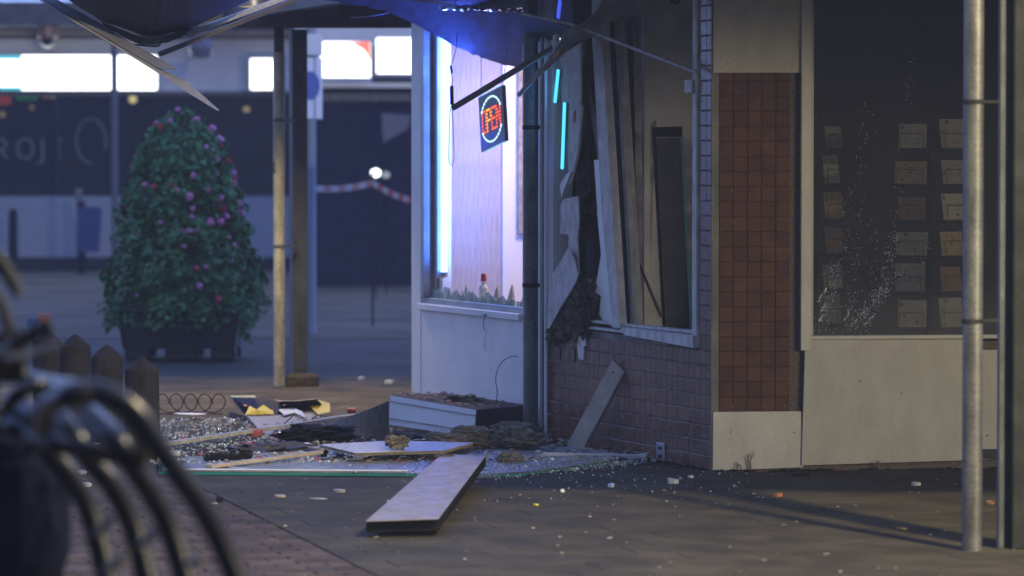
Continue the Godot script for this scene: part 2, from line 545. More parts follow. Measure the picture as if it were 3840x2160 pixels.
# ---------- street lamps that stand out of the picture ----------
func street_lamp(where: Vector3, high: float, arm: float, c: Color, energy: float, label: String) -> void:
	var t := thing("street_lamp", label, "street lamp", where)
	var st := mb()
	lathe(st, where, [[0.09, 0.0], [0.08, 0.9], [0.05, 1.0], [0.035, high - 0.15], [0.0, high - 0.14]], 12)
	put("pole", st, m.greypaint, t)
	if arm != 0.0:
		st = mb()
		tube(st, curve([where + UP * (high - 0.3), where + Vector3(arm * 0.4, high + 0.45, 0), where + Vector3(arm, high + 0.2, 0)], 6), 0.03, 8)
		put("arm", st, m.greypaint, t)
		where += Vector3(arm, 0, 0)
	else:
		st = mb()
		lathe(st, where + UP * high, [[0.05, -0.2], [0.12, -0.16], [0.12, -0.14], [0.0, -0.14]], 16)
		put("collar", st, m.greypaint, t)
	st = mb()
	lathe(st, where + UP * high, [[0.0, -0.12], [0.16, -0.14], [0.22, -0.02], [0.18, 0.1], [0.0, 0.1]], 16)
	put("lamp_globe", st, glow(c, 3.0), t)
	st = mb()
	lathe(st, where + UP * high, [[0.0, 0.24], [0.24, 0.13], [0.24, 0.115], [0.0, 0.115]], 16)
	put("cap", st, m.greypaint, t)
	omni("lamp_light", UP * (high - 0.01) + Vector3(arm, 0, 0), c, energy, 0.2, t)

# ---------- ground ----------
const EDGE := Vector3(-0.514, 0, -15.25)           # a point on the edge between slabs and clinkers
const E1 := Vector3(-0.235, 0, -0.972)             # along that edge, away from the camera
const E2 := Vector3(0.972, 0, -0.235)              # across it, towards the shops

func sheet_at(called: String, pts: Array, mt: Material) -> MeshInstance3D:
	var st := mb()
	plate(st, pts, UP * -0.05)
	var o := put(called, st, mt)
	tag(o, "", "", "", "structure")
	return o

func in_view(p: Vector3, spare := 0.25) -> bool:
	return -p.z > 14.8 and absf(p.x) < -p.z * 0.128 + spare

func inside_building(p: Vector3) -> bool:
	return (p - CORNER).dot(NL) < -0.03 and (p - CORNER).dot(NR) < -0.03

func ground() -> void:
	sheet_at("ground", [Vector3(-300, -0.024, 60), Vector3(300, -0.024, 60), Vector3(300, -0.024, -400), Vector3(-300, -0.024, -400)], m.sand)
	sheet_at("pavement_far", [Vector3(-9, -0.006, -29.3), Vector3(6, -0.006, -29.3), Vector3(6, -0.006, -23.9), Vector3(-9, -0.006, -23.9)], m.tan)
	sheet_at("road", [Vector3(-40, -0.010, -35.4), Vector3(40, -0.010, -35.4), Vector3(40, -0.010, -29.32), Vector3(-40, -0.010, -29.32)], m.asphalt)
	sheet_at("square", [Vector3(-60, -0.004, -80), Vector3(60, -0.004, -80), Vector3(60, -0.004, -35.42), Vector3(-60, -0.004, -35.42)], m.square)
	# concrete slabs, each laid on its own
	var path := Node3D.new()
	path.name = "pavement"
	add_child(path)
	path.set_meta("kind", "structure")
	var kinds := []
	for k in 4:
		var st := mb()
		bx(st, Transform3D(Basis(E1, UP, E1.cross(UP)), Vector3(0, -0.02, 0)), Vector3(0.298, 0.04, 0.298), 0.0015)
		kinds.append(st.commit())
	var spots := []
	for i in range(-3, 29):
		for j in range(0, 17):
			var p := EDGE + E1 * (0.3 * i + 0.15) + E2 * (0.152 + 0.3 * j + (0.15 if i % 2 else 0.0))
			if in_view(p) and not inside_building(p) and p.z > -23.8: spots.append(p)
	spots.sort_custom(func(a, b): return a.z > b.z)
	var rest := mb()
	for i in spots.size():
		var p: Vector3 = spots[i] + UP * rng.randf_range(-0.0012, 0.0008)
		var b := Basis(Vector3(rng.randf_range(-1, 1), 0, rng.randf_range(-1, 1)).normalized(), rng.randf_range(-0.0025, 0.0025))
		if i < 295: put_mesh("slab", kinds[i % 4], m.slab[rng.randi() % 3], Transform3D(b, p), path)
		else: rest.append_from(kinds[0], 0, Transform3D(b, p))
	var half := mb()
	bx(half, Transform3D(Basis(E1, UP, E1.cross(UP)), Vector3(0, -0.02, 0)), Vector3(0.296, 0.04, 0.146), 0.004)
	var hmesh := half.commit()
	for i in range(-3, 23, 2):
		put_mesh("half_slab", hmesh, m.slab[rng.randi() % 3], Transform3D(Basis(), EDGE + E1 * (0.3 * i + 0.15) + E2 * 0.077), path)
	if spots.size() > 295: put("slab_field", rest, m.slab[0], path).set_meta("kind", "stuff")
	# brown clinkers on the near side of the edge
	var walk := Node3D.new()
	walk.name = "path"
	add_child(walk)
	walk.set_meta("kind", "structure")
	var brick := mb()
	bx(brick, Transform3D(Basis(E1, UP, E1.cross(UP)), Vector3(0, -0.02, 0)), Vector3(0.097, 0.04, 0.197), 0.005)
	var bmesh := brick.commit()
	spots = []
	for i in range(-6, 110):
		for j in range(0, 16):
			var p := EDGE + E1 * (0.1 * i) - E2 * (0.104 + 0.2 * j + (0.1 if i % 2 else 0.0))
			if in_view(p) and p.z > -23.9: spots.append(p)
	spots.sort_custom(func(a, b): return a.z > b.z)
	rest = mb()
	for i in spots.size():
		var p: Vector3 = spots[i] + UP * rng.randf_range(-0.004, 0.002)
		var b := Basis(Vector3(rng.randf_range(-1, 1), 0, rng.randf_range(-1, 1)).normalized(), rng.randf_range(-0.012, 0.012))
		if i < 295: put_mesh("paver", bmesh, m.clinker[rng.randi() % 3], Transform3D(b, p), walk)
		else: rest.append_from(bmesh, 0, Transform3D(b, p))
	half = mb()
	bx(half, Transform3D(Basis(E1, UP, E1.cross(UP)), Vector3(0, -0.02, 0)), Vector3(0.097, 0.04, 0.097), 0.005)
	hmesh = half.commit()
	for i in range(-5, 70, 2):
		put_mesh("half_paver", hmesh, m.clinker[rng.randi() % 3], Transform3D(Basis(), EDGE + E1 * (0.1 * i) - E2 * 0.054), walk)
	put("paver_field", rest, m.clinker[1], walk).set_meta("kind", "stuff")
	# moss and weeds along the edge and the foot of the walls
	var st := mb()
	for i in 150:
		var p := EDGE + E1 * rng.randf_range(-0.6, 6.0) + E2 * rng.randfn(0.0, 0.012)
		moss_tuft(st, p + UP * -0.006, rng.randf_range(0.003, 0.007))
	for i in 160:
		var q := side(rng.randf_range(0.0, 2.4), 0, rng.randf_range(0.0, 0.03)) if i % 2 else front(rng.randf_range(0.0, 1.6), 0, rng.randf_range(0.02, 0.05))
		moss_tuft(st, q + UP * -0.004, rng.randf_range(0.006, 0.018))
	tag(put("weeds", st, m.moss), "dark moss in the joint between slabs and brown pavers", "moss", "", "stuff")
	for q in [[0.135, 0.05, "short dry weed at the foot of the plinth board"], [0.195, 0.11, "taller dry weed stem before the plinth board"], [0.86, 0.06, "small dry weed under the parapet board"]]:
		st = mb()
		for k in 5:
			var p := front(q[0] + rng.randf_range(-0.012, 0.012), 0.0, 0.03)
			tube(st, curve([p, p + UP * q[1] * 0.5 + UR * rng.randf_range(-0.01, 0.01), p + UP * q[1] * rng.randf_range(0.6, 1.0) + UR * rng.randf_range(-0.035, 0.03) + NR * rng.randf_range(-0.01, 0.02)], 3), 0.0016, 4)
		tag(put("weed", st, m.weed), q[2], "weed")
	# crumbs, leaves and chips strewn over the slabs
	scatter("litter", "pale crumbs and leaf bits strewn over the grey pavement", "litter", 210, func():
		var z := -14.9 - 8.0 * rng.randf()
		return Vector3(rng.randf_range(-1.4, 2.3) * -z / 18.0, 0.0, z), 0.004, 0.013, [Color(0.3, 0.26, 0.2), Color(0.32, 0.3, 0.27), Color(0.16, 0.13, 0.09), Color(0.12, 0.12, 0.1)])

func moss_tuft(st: SurfaceTool, p: Vector3, r: float) -> void:
	for k in 3:
		var a := rng.randf() * TAU
		var d := Vector3(cos(a), 0, sin(a))
		var q := p + d * r
		var w := Vector3(-d.z, 0, d.x) * r
		face4(st, p - w, p + w, q + w * 0.6 + UP * r * 0.9, q - w * 0.6 + UP * r * 0.7, p - UP)

func scatter(called: String, label: String, category: String, count: int, where: Callable, small: float, large: float, cols: Array, rough := 0.7) -> void:
	var st := mb()
	for i in count:
		var p: Vector3 = where.call()
		if inside_building(p): continue
		var r := rng.randf_range(small, large) * (1.6 if rng.randf() < 0.08 else 1.0)
		var c: Color = cols[rng.randi() % cols.size()]
		var v := rng.randf_range(0.7, 1.2)
		st.set_color(Color(c.r * v, c.g * v, c.b * v))
		var b := Basis(UP, rng.randf() * TAU) * Basis(Vector3.RIGHT, rng.randf_range(-0.4, 0.4))
		var ring := []
		var n := 5
		for k in n: ring.append(p + b * Vector3(cos(TAU * k / n) * r * rng.randf_range(0.5, 1.2), 0, sin(TAU * k / n) * r * rng.randf_range(0.4, 1.0)) + UP * r * 0.25)
		var top := p + UP * r * rng.randf_range(0.35, 0.6)
		for k in n:
			face(st, ring[k], ring[(k + 1) % n], top, p - UP)
			face(st, ring[k], ring[(k + 1) % n], Vector3(ring[(k + 1) % n].x, p.y, ring[(k + 1) % n].z), p + UP * r * 0.1)
	var mt := mat(Color.WHITE, rough)
	mt.vertex_color_use_as_albedo = true
	tag(put(called, st, mt), label, category, "", "stuff")

# ---------- the corner building ----------
var house: Node3D

func tile_mesh(w: float, h: float, ex: Vector3) -> Mesh:
	var st := mb()
	bx(st, Transform3D(Basis(ex, UP, ex.cross(UP)), Vector3.ZERO), Vector3(w, h, 0.008), 0.0022)
	return st.commit()

func building() -> void:
	house = thing("corner_building", "wrecked corner shop with brown tiled walls and smashed windows", "building", CORNER)
	# side wall: backing, pier and lintel
	var st := mb()
	sbx(st, 0.0, 2.4, -0.2, 0.645, -0.12, -0.008)
	sbx(st, 0.0, 0.175, 0.645, 2.62, -0.12, -0.008)
	sbx(st, 0.175, 2.3, 2.5, 2.62, -0.12, -0.008)
	var wall := put("side_wall", st, m.grout, house)
	var one := tile_mesh(0.0743, 0.0706, UL)
	var spots := []
	for j in 34:
		var h := 0.0383 + 0.0766 * j
		if h > 2.58: break
		for i in 32:
			var s := 0.038 + 0.0755 * i
			if h < 0.64 and s < 2.4 or s < 0.15: spots.append(Vector2(s, h))
	spots.sort_custom(func(a, b): return a.x < b.x)
	var rest := mb()
	for i in spots.size():
		var q: Vector2 = spots[i]
		if q.y > 0.55 and q.x > 1.95 and rng.randf() < 0.6: continue        # knocked off by the blast
		if q.y > 0.48 and q.x > 1.75 and rng.randf() < 0.2: continue
		var xf := Transform3D(Basis(UP, rng.randf_range(-0.012, 0.012)), side(q.x, q.y, -0.004 + rng.randf_range(-0.0012, 0.0012)))
		if i < 298: put_mesh("tile", one, m.plum[rng.randi() % 5], xf, wall)
		else: rest.append_from(one, 0, xf)
	put("tile_field", rest, m.plum[1], wall).set_meta("kind", "stuff")
	# front wall
	st = mb()
	fbx(st, 0.0, 0.5, -0.2, 2.62, -0.12, -0.008)
	fbx(st, 0.5, 4.6, -0.2, 0.655, -0.12, -0.008)
	fbx(st, 3.2, 4.6, 0.655, 2.62, -0.12, -0.008)
	fbx(st, 0.5, 3.2, 2.55, 2.62, -0.12, -0.008)
	var fwall := put("front_wall", st, m.grout_dark, house)
	var ftile := tile_mesh(0.0714, 0.0746, UR)
	for j in 23:
		for i in 6:
			var t := 0.038 + 0.0732 * (i + 0.5)
			var h := 0.302 + 0.0766 * (j + 0.5)
			if t + 0.03 > 0.47 or h > 2.04: continue
			put_mesh("tile", ftile, m.brown[rng.randi() % 5], Transform3D(Basis(UP, rng.randf_range(-0.012, 0.012)) * Basis(Vector3.RIGHT, rng.randf_range(-0.01, 0.01)), front(t, h, -0.004 + rng.randf_range(-0.0008, 0.0008))), fwall)
	for q in [[1842, 1112], [1973, 1108], [1843, 1146], [1973, 1146], [1842, 1023], [1972, 1022], [1838, 480], [1845, 560]]:
		st = mb()
		var at := front((q[0] - 1790.0) / 480.0, (1185.0 - q[1]) / 492.5, 0.003)
		tube(st, [at - NR * 0.004, at + NR * 0.003], 0.0055, 10)
		put("screw_washer", st, m.corner, fwall)
	st = mb()
	fbx(st, -0.004, 0.036, 0.0, 2.03, -0.01, 0.008, 0.003)
	sbx(st, -0.008, 0.004, 0.0, 2.6, -0.02, 0.006, 0.003)
	put("corner_trim", st, m.corner, house)
	# cladding boards on the front
	st = mb()
	plate(st, [front(0.004, 2.03, 0.014), front(0.46, 2.032, 0.014), front(0.46, 2.62, 0.014), front(0.004, 2.62, 0.014)], NR * -0.013)
	var pb := put("upper_board", st, m.cream2, house)
	for q in [Vector2(0.078, 2.075), Vector2(0.412, 2.075)]: screw(front(q.x, q.y, 0.014), NR, pb)
	st = mb()
	plate(st, [front(0.004, 0.003, 0.014), front(0.474, 0.016, 0.014), front(0.462, 0.302, 0.014), front(0.006, 0.303, 0.014)], NR * -0.013)
	pb = put("plinth_board", st, m.cream, house)
	for q in [Vector2(0.096, 0.2), Vector2(0.426, 0.195)]: screw(front(q.x, q.y, 0.014), NR, pb)
	st = mb()
	plate(st, [front(0.464, 0.026, 0.024), front(1.37, 0.044, 0.024), front(1.37, 0.665, 0.024), front(0.482, 0.668, 0.024)], NR * -0.014)
	pb = put("parapet_board", st, m.cream2, house)
	screw(front(0.985, 0.39, 0.024), NR, pb)
	screw(front(0.77, 0.455, 0.024), NR, pb)
	st = mb()
	plate(st, [front(1.385, 0.046, 0.020), front(2.6, 0.06, 0.020), front(2.6, 0.61, 0.020), front(1.385, 0.61, 0.020)], NR * -0.012)
	pb = put("parapet_board", st, m.cream2, house)
	screw(front(1.44, 0.17, 0.020), NR, pb)
	# white pier between the two shops, and the shopfront of the far shop
	st = mb()
	sbx(st, 2.3, 2.42, 0.66, 2.62, -0.12, 0.004, 0.004)
	sbx(st, 2.421, 2.8, -0.2, 2.62, -0.12, 0.0)
	put("pier", st, m.frost, house)
	st = mb()
	sbx(st, 2.8, 4.63, -0.2, 0.66, -0.1, -0.004)
	put("shopfront_panel", st, m.frost, house)
	st = mb()
	sbx(st, 4.63, 4.81, -0.2, 2.62, -0.14, 0.0, 0.004)
	put("end_jamb", st, m.frost, house)
	st = mb()
	sbx(st, 2.8, 4.63, 2.46, 2.62, -0.1, -0.004)
	put("lintel", st, m.frost, house)
	# rooms: walls with thickness; the corner shop and the far shop are divided by a partition
	st = mb()
	sbx(st, 2.66, 2.78, -0.2, 2.62, -4.0, -0.12)
	sbx(st, 4.72, 4.81, -0.2, 2.62, -4.0, -0.14)
	sbx(st, -1.0, 4.81, -0.2, 2.62, -4.1, -4.0)
	put("partition", st, m.room, house)
	st = mb()
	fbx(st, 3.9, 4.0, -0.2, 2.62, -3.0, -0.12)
	put("far_partition", st, m.room_shaded, house)
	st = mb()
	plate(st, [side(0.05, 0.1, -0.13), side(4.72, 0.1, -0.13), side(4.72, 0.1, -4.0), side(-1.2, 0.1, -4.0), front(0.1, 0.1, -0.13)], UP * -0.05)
	put("room_floor", st, m.room_shaded, house)
	st = mb()
	sbx(st, 4.705, 4.718, 0.1, 2.5, -0.56, -0.14)
	put("panelling", st, m.panelling, house)
	st = mb()
	sbx(st, 4.69, 4.719, 0.1, 2.5, -2.4, -0.562)
	put("plaster_wall", st, m.plaster, house)
	st = mb()
	sbx(st, 4.66, 4.689, 1.12, 2.2, -0.75, -0.655, 0.003)
	put("wall_board", st, m.pale_wood, house)
	st = mb()
	sbx(st, 2.79, 4.69, 2.5, 2.54, -3.9, -0.12)
	put("shop_ceiling", st, m.plaster, house)

func screw(p: Vector3, n: Vector3, parent: Node) -> void:
	var st := mb()
	tube(st, [p, p + n * 0.002], 0.004, 8)
	put("screw", st, m.black, parent)

# ---------- canopy over the pavement ----------
func canopy() -> void:
	var t := thing("canopy", "dark flat canopy roof over the pavement, held by steel columns", "canopy", Vector3(-1.5, 0, -28))
	var st := mb()
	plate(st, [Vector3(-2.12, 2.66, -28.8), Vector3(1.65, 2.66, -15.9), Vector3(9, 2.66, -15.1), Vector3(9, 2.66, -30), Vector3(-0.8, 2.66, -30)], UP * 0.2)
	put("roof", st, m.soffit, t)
	st = mb()
	bar(st, Vector3(-2.2, 2.58, -27.95), Vector3(0.6, 2.58, -27.95), 0.14, 0.155, 0.005)
	put("beam", st, m.lath, t)
	st = mb()
	bar(st, Vector3(-2.08, 2.6, -28.3), Vector3(1.58, 2.6, -16.0), 0.08, 0.1, 0.005)
	put("edge_beam", st, m.greypaint, t)
	st = mb()
	bx(st, Transform3D(Basis(UP, 0.28), Vector3(-1.505, 1.25, -28.2)), Vector3(0.11, 2.5, 0.11), 0.008)
	put("column", st, m.greypaint, t)
	st = mb()
	bx(st, Transform3D(Basis(UP, 0.28), Vector3(-1.5, 0.03, -28.1)), Vector3(0.24, 0.1, 0.24), 0.02)
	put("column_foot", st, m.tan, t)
	st = mb()
	bx(st, Transform3D(Basis(UP, 0.28), Vector3(2.085, 1.3, -16.36)), Vector3(0.13, 2.6, 0.14), 0.006)
	put("column", st, m.darkpaint, t)
	st = mb()
	bar(st, Vector3(1.998, 0, -16.33), Vector3(1.998, 2.62, -16.33), 0.06, 0.024, 0.004, Vector3.RIGHT)
	put("column_flange", st, mat(Color(0.13, 0.15, 0.155), 0.5, {"fine": 0.3, "coarse": 0.3}), t)

# the terrace behind the camera, whose dark fronts the display window mirrors
func houses_behind() -> void:
	var brick := mat(Color(0.075, 0.07, 0.066), 0.9, {"fine": 0.4, "fs": 1.0})
	var x := -26.0
	for k in 6:
		var w := 9.0
		var hgt: float = [7.5, 8.2, 9.2, 12.5, 13.4, 12.8][k]  # the last three raised to shut off sky light on the right
		var t := thing("terraced_house", "brick terraced house behind the viewer, %s from the left" % ["first", "second", "third", "fourth", "fifth", "sixth"][k], "house", Vector3(x + w / 2, 0, 14), 0.0, "terrace behind the viewer")
		var st := mb()
		bx(st, Transform3D(Basis(), Vector3(x + w / 2, hgt / 2, 17)), Vector3(w - 0.02, hgt, 6))
		put("wall", st, brick, t)
		st = mb()
		bx(st, Transform3D(Basis(), Vector3(x + w / 2, hgt + 0.1, 17)), Vector3(w - 0.02, 0.2, 6.4))
		put("roof", st, m.darkpaint, t)
		for fl in 2:
			for j in 3:
				st = mb()
				bx(st, Transform3D(Basis(), Vector3(x + 1.6 + j * 2.9, 1.7 + fl * 3.0, 13.98)), Vector3(1.3, 1.7, 0.06))
				put("window", st, m.darkpaint, t)
		x += w
	var glowing := thing("added_light_box", "long warm light box added out of the picture on the right", "sign", Vector3(16.9, 4.1, -3.5))
	var ls := mb()
	bx(ls, Transform3D(Basis(), Vector3(16.93, 4.1, -3.5)), Vector3(0.12, 1.3, 9.2), 0.02)
	put("case", ls, m.alu, glowing)
	ls = mb()
	bx(ls, Transform3D(Basis(), Vector3(16.86, 4.1, -3.5)), Vector3(0.01, 1.2, 9.0))
	put("lit_face", ls, glow(Color(1.0, 0.84, 0.52), 1.2), glowing)
	area("box_light", Vector3(-0.08, 0, 0), Vector3(-1, 0, 0), Vector2(9.0, 1.2), Color(1.0, 0.84, 0.52), 105.0, glowing)  # wide warm source added to light the front wall softly
	var dl := thing("downlight", "round downlight under the canopy near the far column", "light", Vector3(-1.72, 2.62, -26.5))
	ls = mb()
	lathe(ls, Vector3(-1.72, 2.6, -26.5), [[0.1, 0.055], [0.1, 0.0], [0.085, -0.004], [0.085, 0.02], [0.0, 0.02]], 20)
	put("ring", ls, m.alu, dl)
	ls = mb()
	lathe(ls, Vector3(-1.72, 2.6, -26.5), [[0.084, 0.012], [0.05, 0.004], [0.0, 0.002]], 20)
	put("lens", ls, glow(Color(1.0, 0.8, 0.42), 1.5), dl)
	var sl := SpotLight3D.new()
	sl.name = "lens_light"
	dl.add_child(sl)
	sl.position = Vector3(0, -0.04, 0)
	sl.rotation.x = -PI / 2
	sl.spot_angle = 62.0
	sl.spot_angle_attenuation = 0.6
	sl.spot_range = 30.0
	sl.light_color = Color(1.0, 0.8, 0.42).linear_to_srgb()
	sl.light_energy = 2.5
	sl.light_size = 0.08
	sl.shadow_enabled = true
	for k in 3:  # houses added on this side to keep sky light off the pavement
		var z := 9.0 - 9.0 * k
		var t := thing("terraced_house", "sky-blocking brick house added out of the picture on the right, %s from the viewer" % ["first", "second", "third"][k], "house", Vector3(17, 0, z), 0.0, "added houses on the right")
		var st := mb()
		bx(st, Transform3D(Basis(), Vector3(20, 6.5, z)), Vector3(6, 13, 8.98))
		put("wall", st, brick, t)
		st = mb()
		bx(st, Transform3D(Basis(), Vector3(20, 13.1, z)), Vector3(6.4, 0.2, 8.98))
		put("roof", st, m.darkpaint, t)
		for fl in 3:
			for j in 3:
				st = mb()
				bx(st, Transform3D(Basis(), Vector3(16.98, 1.7 + fl * 3.4, z - 2.9 + j * 2.9)), Vector3(0.06, 1.7, 1.3))
				put("window", st, m.darkpaint, t)

func columns() -> void:
	var t := thing("downpipe", "yellowed round downpipe beside the far canopy column", "pipe", Vector3(-1.62, 0, -27.95))
	var st := mb()
	var b := Vector3(-1.625, 0, -27.93)
	tube(st, [b, b + UP * 2.33], 0.042, 16)
	put("pipe", st, m.yellowish, t)
	st = mb()
	tube(st, [b + UP * 2.331, b + UP * 2.5], 0.036, 16)
	put("shaded_pipe_top", st, m.brown_wood, t)  # dark brown stands for the shade above the downlight
	for h in [0.98, 1.86]:
		st = mb()
		tube(st, [b + UP * (h - 0.012), b + UP * (h + 0.012)], 0.046, 16)
		bar(st, b + UP * h, b + UP * h + Vector3(0.1, 0, -0.15), 0.012, 0.02)
		put("clamp", st, m.corner, t)
	st = mb()
	tube(st, curve([b + Vector3(-0.03, 1.57, 0.03), b + Vector3(-0.035, 1.56, 0.05), b + Vector3(-0.035, 1.51, 0.05), b + Vector3(-0.03, 1.5, 0.03)], 4), 0.006, 6)
	put("hook", st, m.lath, t)
	t = thing("downpipe", "galvanised round downpipe clamped to the dark near column", "pipe", Vector3(1.876, 0, -16.24))
	b = Vector3(1.872, -0.01, -16.24)
	st = mb()
	tube(st, [b, b + UP * 2.62], 0.041, 24)
	put("pipe", st, m.zinc, t)
	for h in [0.945, 1.835]:
		st = mb()
		tube(st, [b + UP * (h - 0.009), b + UP * (h + 0.009)], 0.044, 24)
		bar(st, b + UP * h, b + UP * h + Vector3(0.11, 0, -0.05), 0.01, 0.012, 0.002)
		put("clamp", st, m.darkpaint, t)
	# pipes on the pier between the shops
	t = thing("downpipe", "dark grey downpipe in front of the pier between the shops", "pipe", side(2.49, 0, 0.06))
	st = mb()
	b = side(2.49, -0.01, 0.065)
	tube(st, [b, b + UP * 2.62], 0.043, 18)
	put("pipe", st, m.pipe_grey, t)
	for h in [0.885, 1.78]:
		st = mb()
		tube(st, [b + UP * (h - 0.012), b + UP * (h + 0.012)], 0.047, 18)
		bar(st, b + UP * h, b + UP * h + Vector3(0.08, 0, 0.0), 0.02, 0.022, 0.003)
		put("clamp", st, m.darkpaint, t)
	t = thing("conduit", "thin pale conduit running down beside the dark grey downpipe", "pipe", side(2.4, 0, 0.03))
	st = mb()
	b = side(2.4, 0.02, 0.03)
	tube(st, [b, b + UP * 2.3], 0.012, 12)
	put("pipe", st, m.alu, t)
	st = mb()
	b = side(2.345, 0.02, 0.025)
	tube(st, [b, b + UP * 2.3], 0.01, 12)
	put("cable", st, m.frost, t)

# ---------- the far shop's lit window ----------
func shop_window_left() -> void:
	var t := thing("shop_window", "smashed shop window glowing blue beside the downpipe", "window", side(3.7, 0.7, 0))
	var st := mb()
	sbx(st, 2.8, 4.63, 0.66, 0.70, -0.14, 0.025, 0.004)
	put("sill", st, m.frost, t)
	st = mb()
	sbx(st, 2.8, 4.6, 0.7, 0.735, -0.06, -0.015, 0.003)
	put("bottom_rail", st, m.alu, t)
	st = mb()
	sbx(st, 4.58, 4.63, 0.735, 2.46, -0.08, 0.0, 0.003)
	sbx(st, 4.52, 4.56, 0.735, 2.46, -0.12, -0.06, 0.003)
	put("frame_post", st, m.alu, t)
	st = mb()
	sbx(st, 4.45, 4.50, 0.735, 2.46, -0.14, -0.08, 0.003)
	put("inner_post", st, m.frost, t)
	# jagged glass left standing in the bottom rail
	var s := 2.82
	while s < 4.5:
		var w := rng.randf_range(0.05, 0.2)
		var hh := rng.randf_range(0.03, 0.075)
		if rng.randf() < 0.2: hh += 0.07
		st = mb()
		var n := -0.035 + rng.randf_range(-0.012, 0.012)
		plate(st, [side(s, 0.732, n), side(s + w, 0.732, n), side(s + w * rng.randf_range(0.55, 1.05), 0.735 + hh * rng.randf_range(0.6, 1.0), n), side(s + w * rng.randf_range(0.2, 0.7), 0.735 + hh, n), side(s - 0.005, 0.735 + hh * rng.randf_range(0.3, 0.7), n)], NL * -0.006)
		put("glass_shard", st, m.shard, t)
		s += w * rng.randf_range(0.55, 0.95)
	# things still standing behind the shards
	var u := thing("bottle", "small bottle with a red cap behind the glass shards", "bottle", side(3.75, 0.7, -0.1))
	st = mb()
	lathe(st, side(3.75, 0.7, -0.1), [[0.026, 0.0], [0.026, 0.12], [0.013, 0.145], [0.013, 0.16], [0.0, 0.16]], 14)
	put("flask", st, m.paper, u)
	st = mb()
	lathe(st, side(3.75, 0.86, -0.1), [[0.018, 0.0], [0.014, 0.045], [0.0, 0.045]], 14)
	put("cap", st, mat(Color(0.4, 0.02, 0.015), 0.4), u)
	var specs := [[3.3, 0.11, "pale wedge of torn cardboard leaning behind the shards", Color(0.5, 0.44, 0.34)], [3.05, 0.13, "pale torn board tip nearest the downpipe behind the shards", Color(0.5, 0.42, 0.33)], [3.55, 0.1, "beige splinter beside the red capped bottle", Color(0.42, 0.36, 0.28)], [4.1, 0.09, "grey scrap at the tube's end of the smashed window", Color(0.35, 0.36, 0.36)]]
	for q in specs:
		st = mb()
		var c: float = q[0]
		plate(st, [side(c - 0.08, 0.7, -0.09), side(c + 0.07, 0.7, -0.085), side(c + 0.03, 0.7 + q[1] * 0.6, -0.1), side(c - 0.01, 0.74 + q[1], -0.11), side(c - 0.07, 0.7 + q[1] * 0.5, -0.1)], NL * -0.012)
		tag(put("board_scrap", st, mat(q[3], 0.8, {"fine": 0.2})), q[2], "scrap", "scraps in the smashed window")
	# the tube light
	var lamp := thing("tube_light", "tall glowing blue white tube light at the window's far jamb", "light", side(4.33, 0.9, -0.07))
	st = mb()
	var a := side(4.33, 0.9, -0.05)
	tube(st, [a, a + UP * 1.47], 0.019, 14)
	put("tube", st, glow(Color(0.065, 0.17, 1.0), 6.0), lamp)
	st = mb()
	tube(st, [a - UP * 0.03, a - UP * 0.001], 0.022, 14)
	tube(st, [a + UP * 1.471, a + UP * 1.5], 0.022, 14)
	put("end_cap", st, m.alu, lamp)
	st = mb()
	sbx(st, 4.375, 4.40, 0.86, 2.42, -0.075, -0.02, 0.003)
	put("batten", st, m.alu, lamp)
	area("tube_glow", UP * 0.75 - NL * 0.045, UL * 0.6 - NL * 0.8, Vector2(0.035, 1.4), Color(0.06, 0.2, 1.0), 0.36, lamp)
	area("tube_glow", UP * 1.0 + NL * 0.05 - UL * 0.03, NL + UP * 0.5 - UL * 0.3, Vector2(0.035, 0.9), Color(0.03, 0.09, 1.0), 1.1, lamp)
	# ceiling light of the shop
	lamp = thing("ceiling_light", "lit ceiling panel inside the blue shop", "light", side(3.75, 2.49, -0.95))
	st = mb()
	sbx(st, 3.3, 4.2, 2.47, 2.495, -1.15, -0.75)
	put("diffuser", st, glow(Color(1.0, 0.82, 0.78), 1.0), lamp)
	st = mb()
	sbx(st, 3.27, 4.23, 2.475, 2.499, -1.18, -1.152)
	sbx(st, 3.27, 4.23, 2.475, 2.499, -0.748, -0.72)
	put("trim", st, m.alu, lamp)
	area("panel_light", UP * -0.035, Vector3.DOWN, Vector2(0.9, 0.4), Color(1.0, 0.78, 0.72), 1.25, lamp)
	open_sign()
	hanging_cords()

const FONT := {"O": [14, 17, 17, 17, 17, 17, 14], "P": [30, 17, 17, 30, 16, 16, 16], "E": [31, 16, 16, 30, 16, 16, 31], "N": [17, 25, 21, 21, 19, 17, 17]}

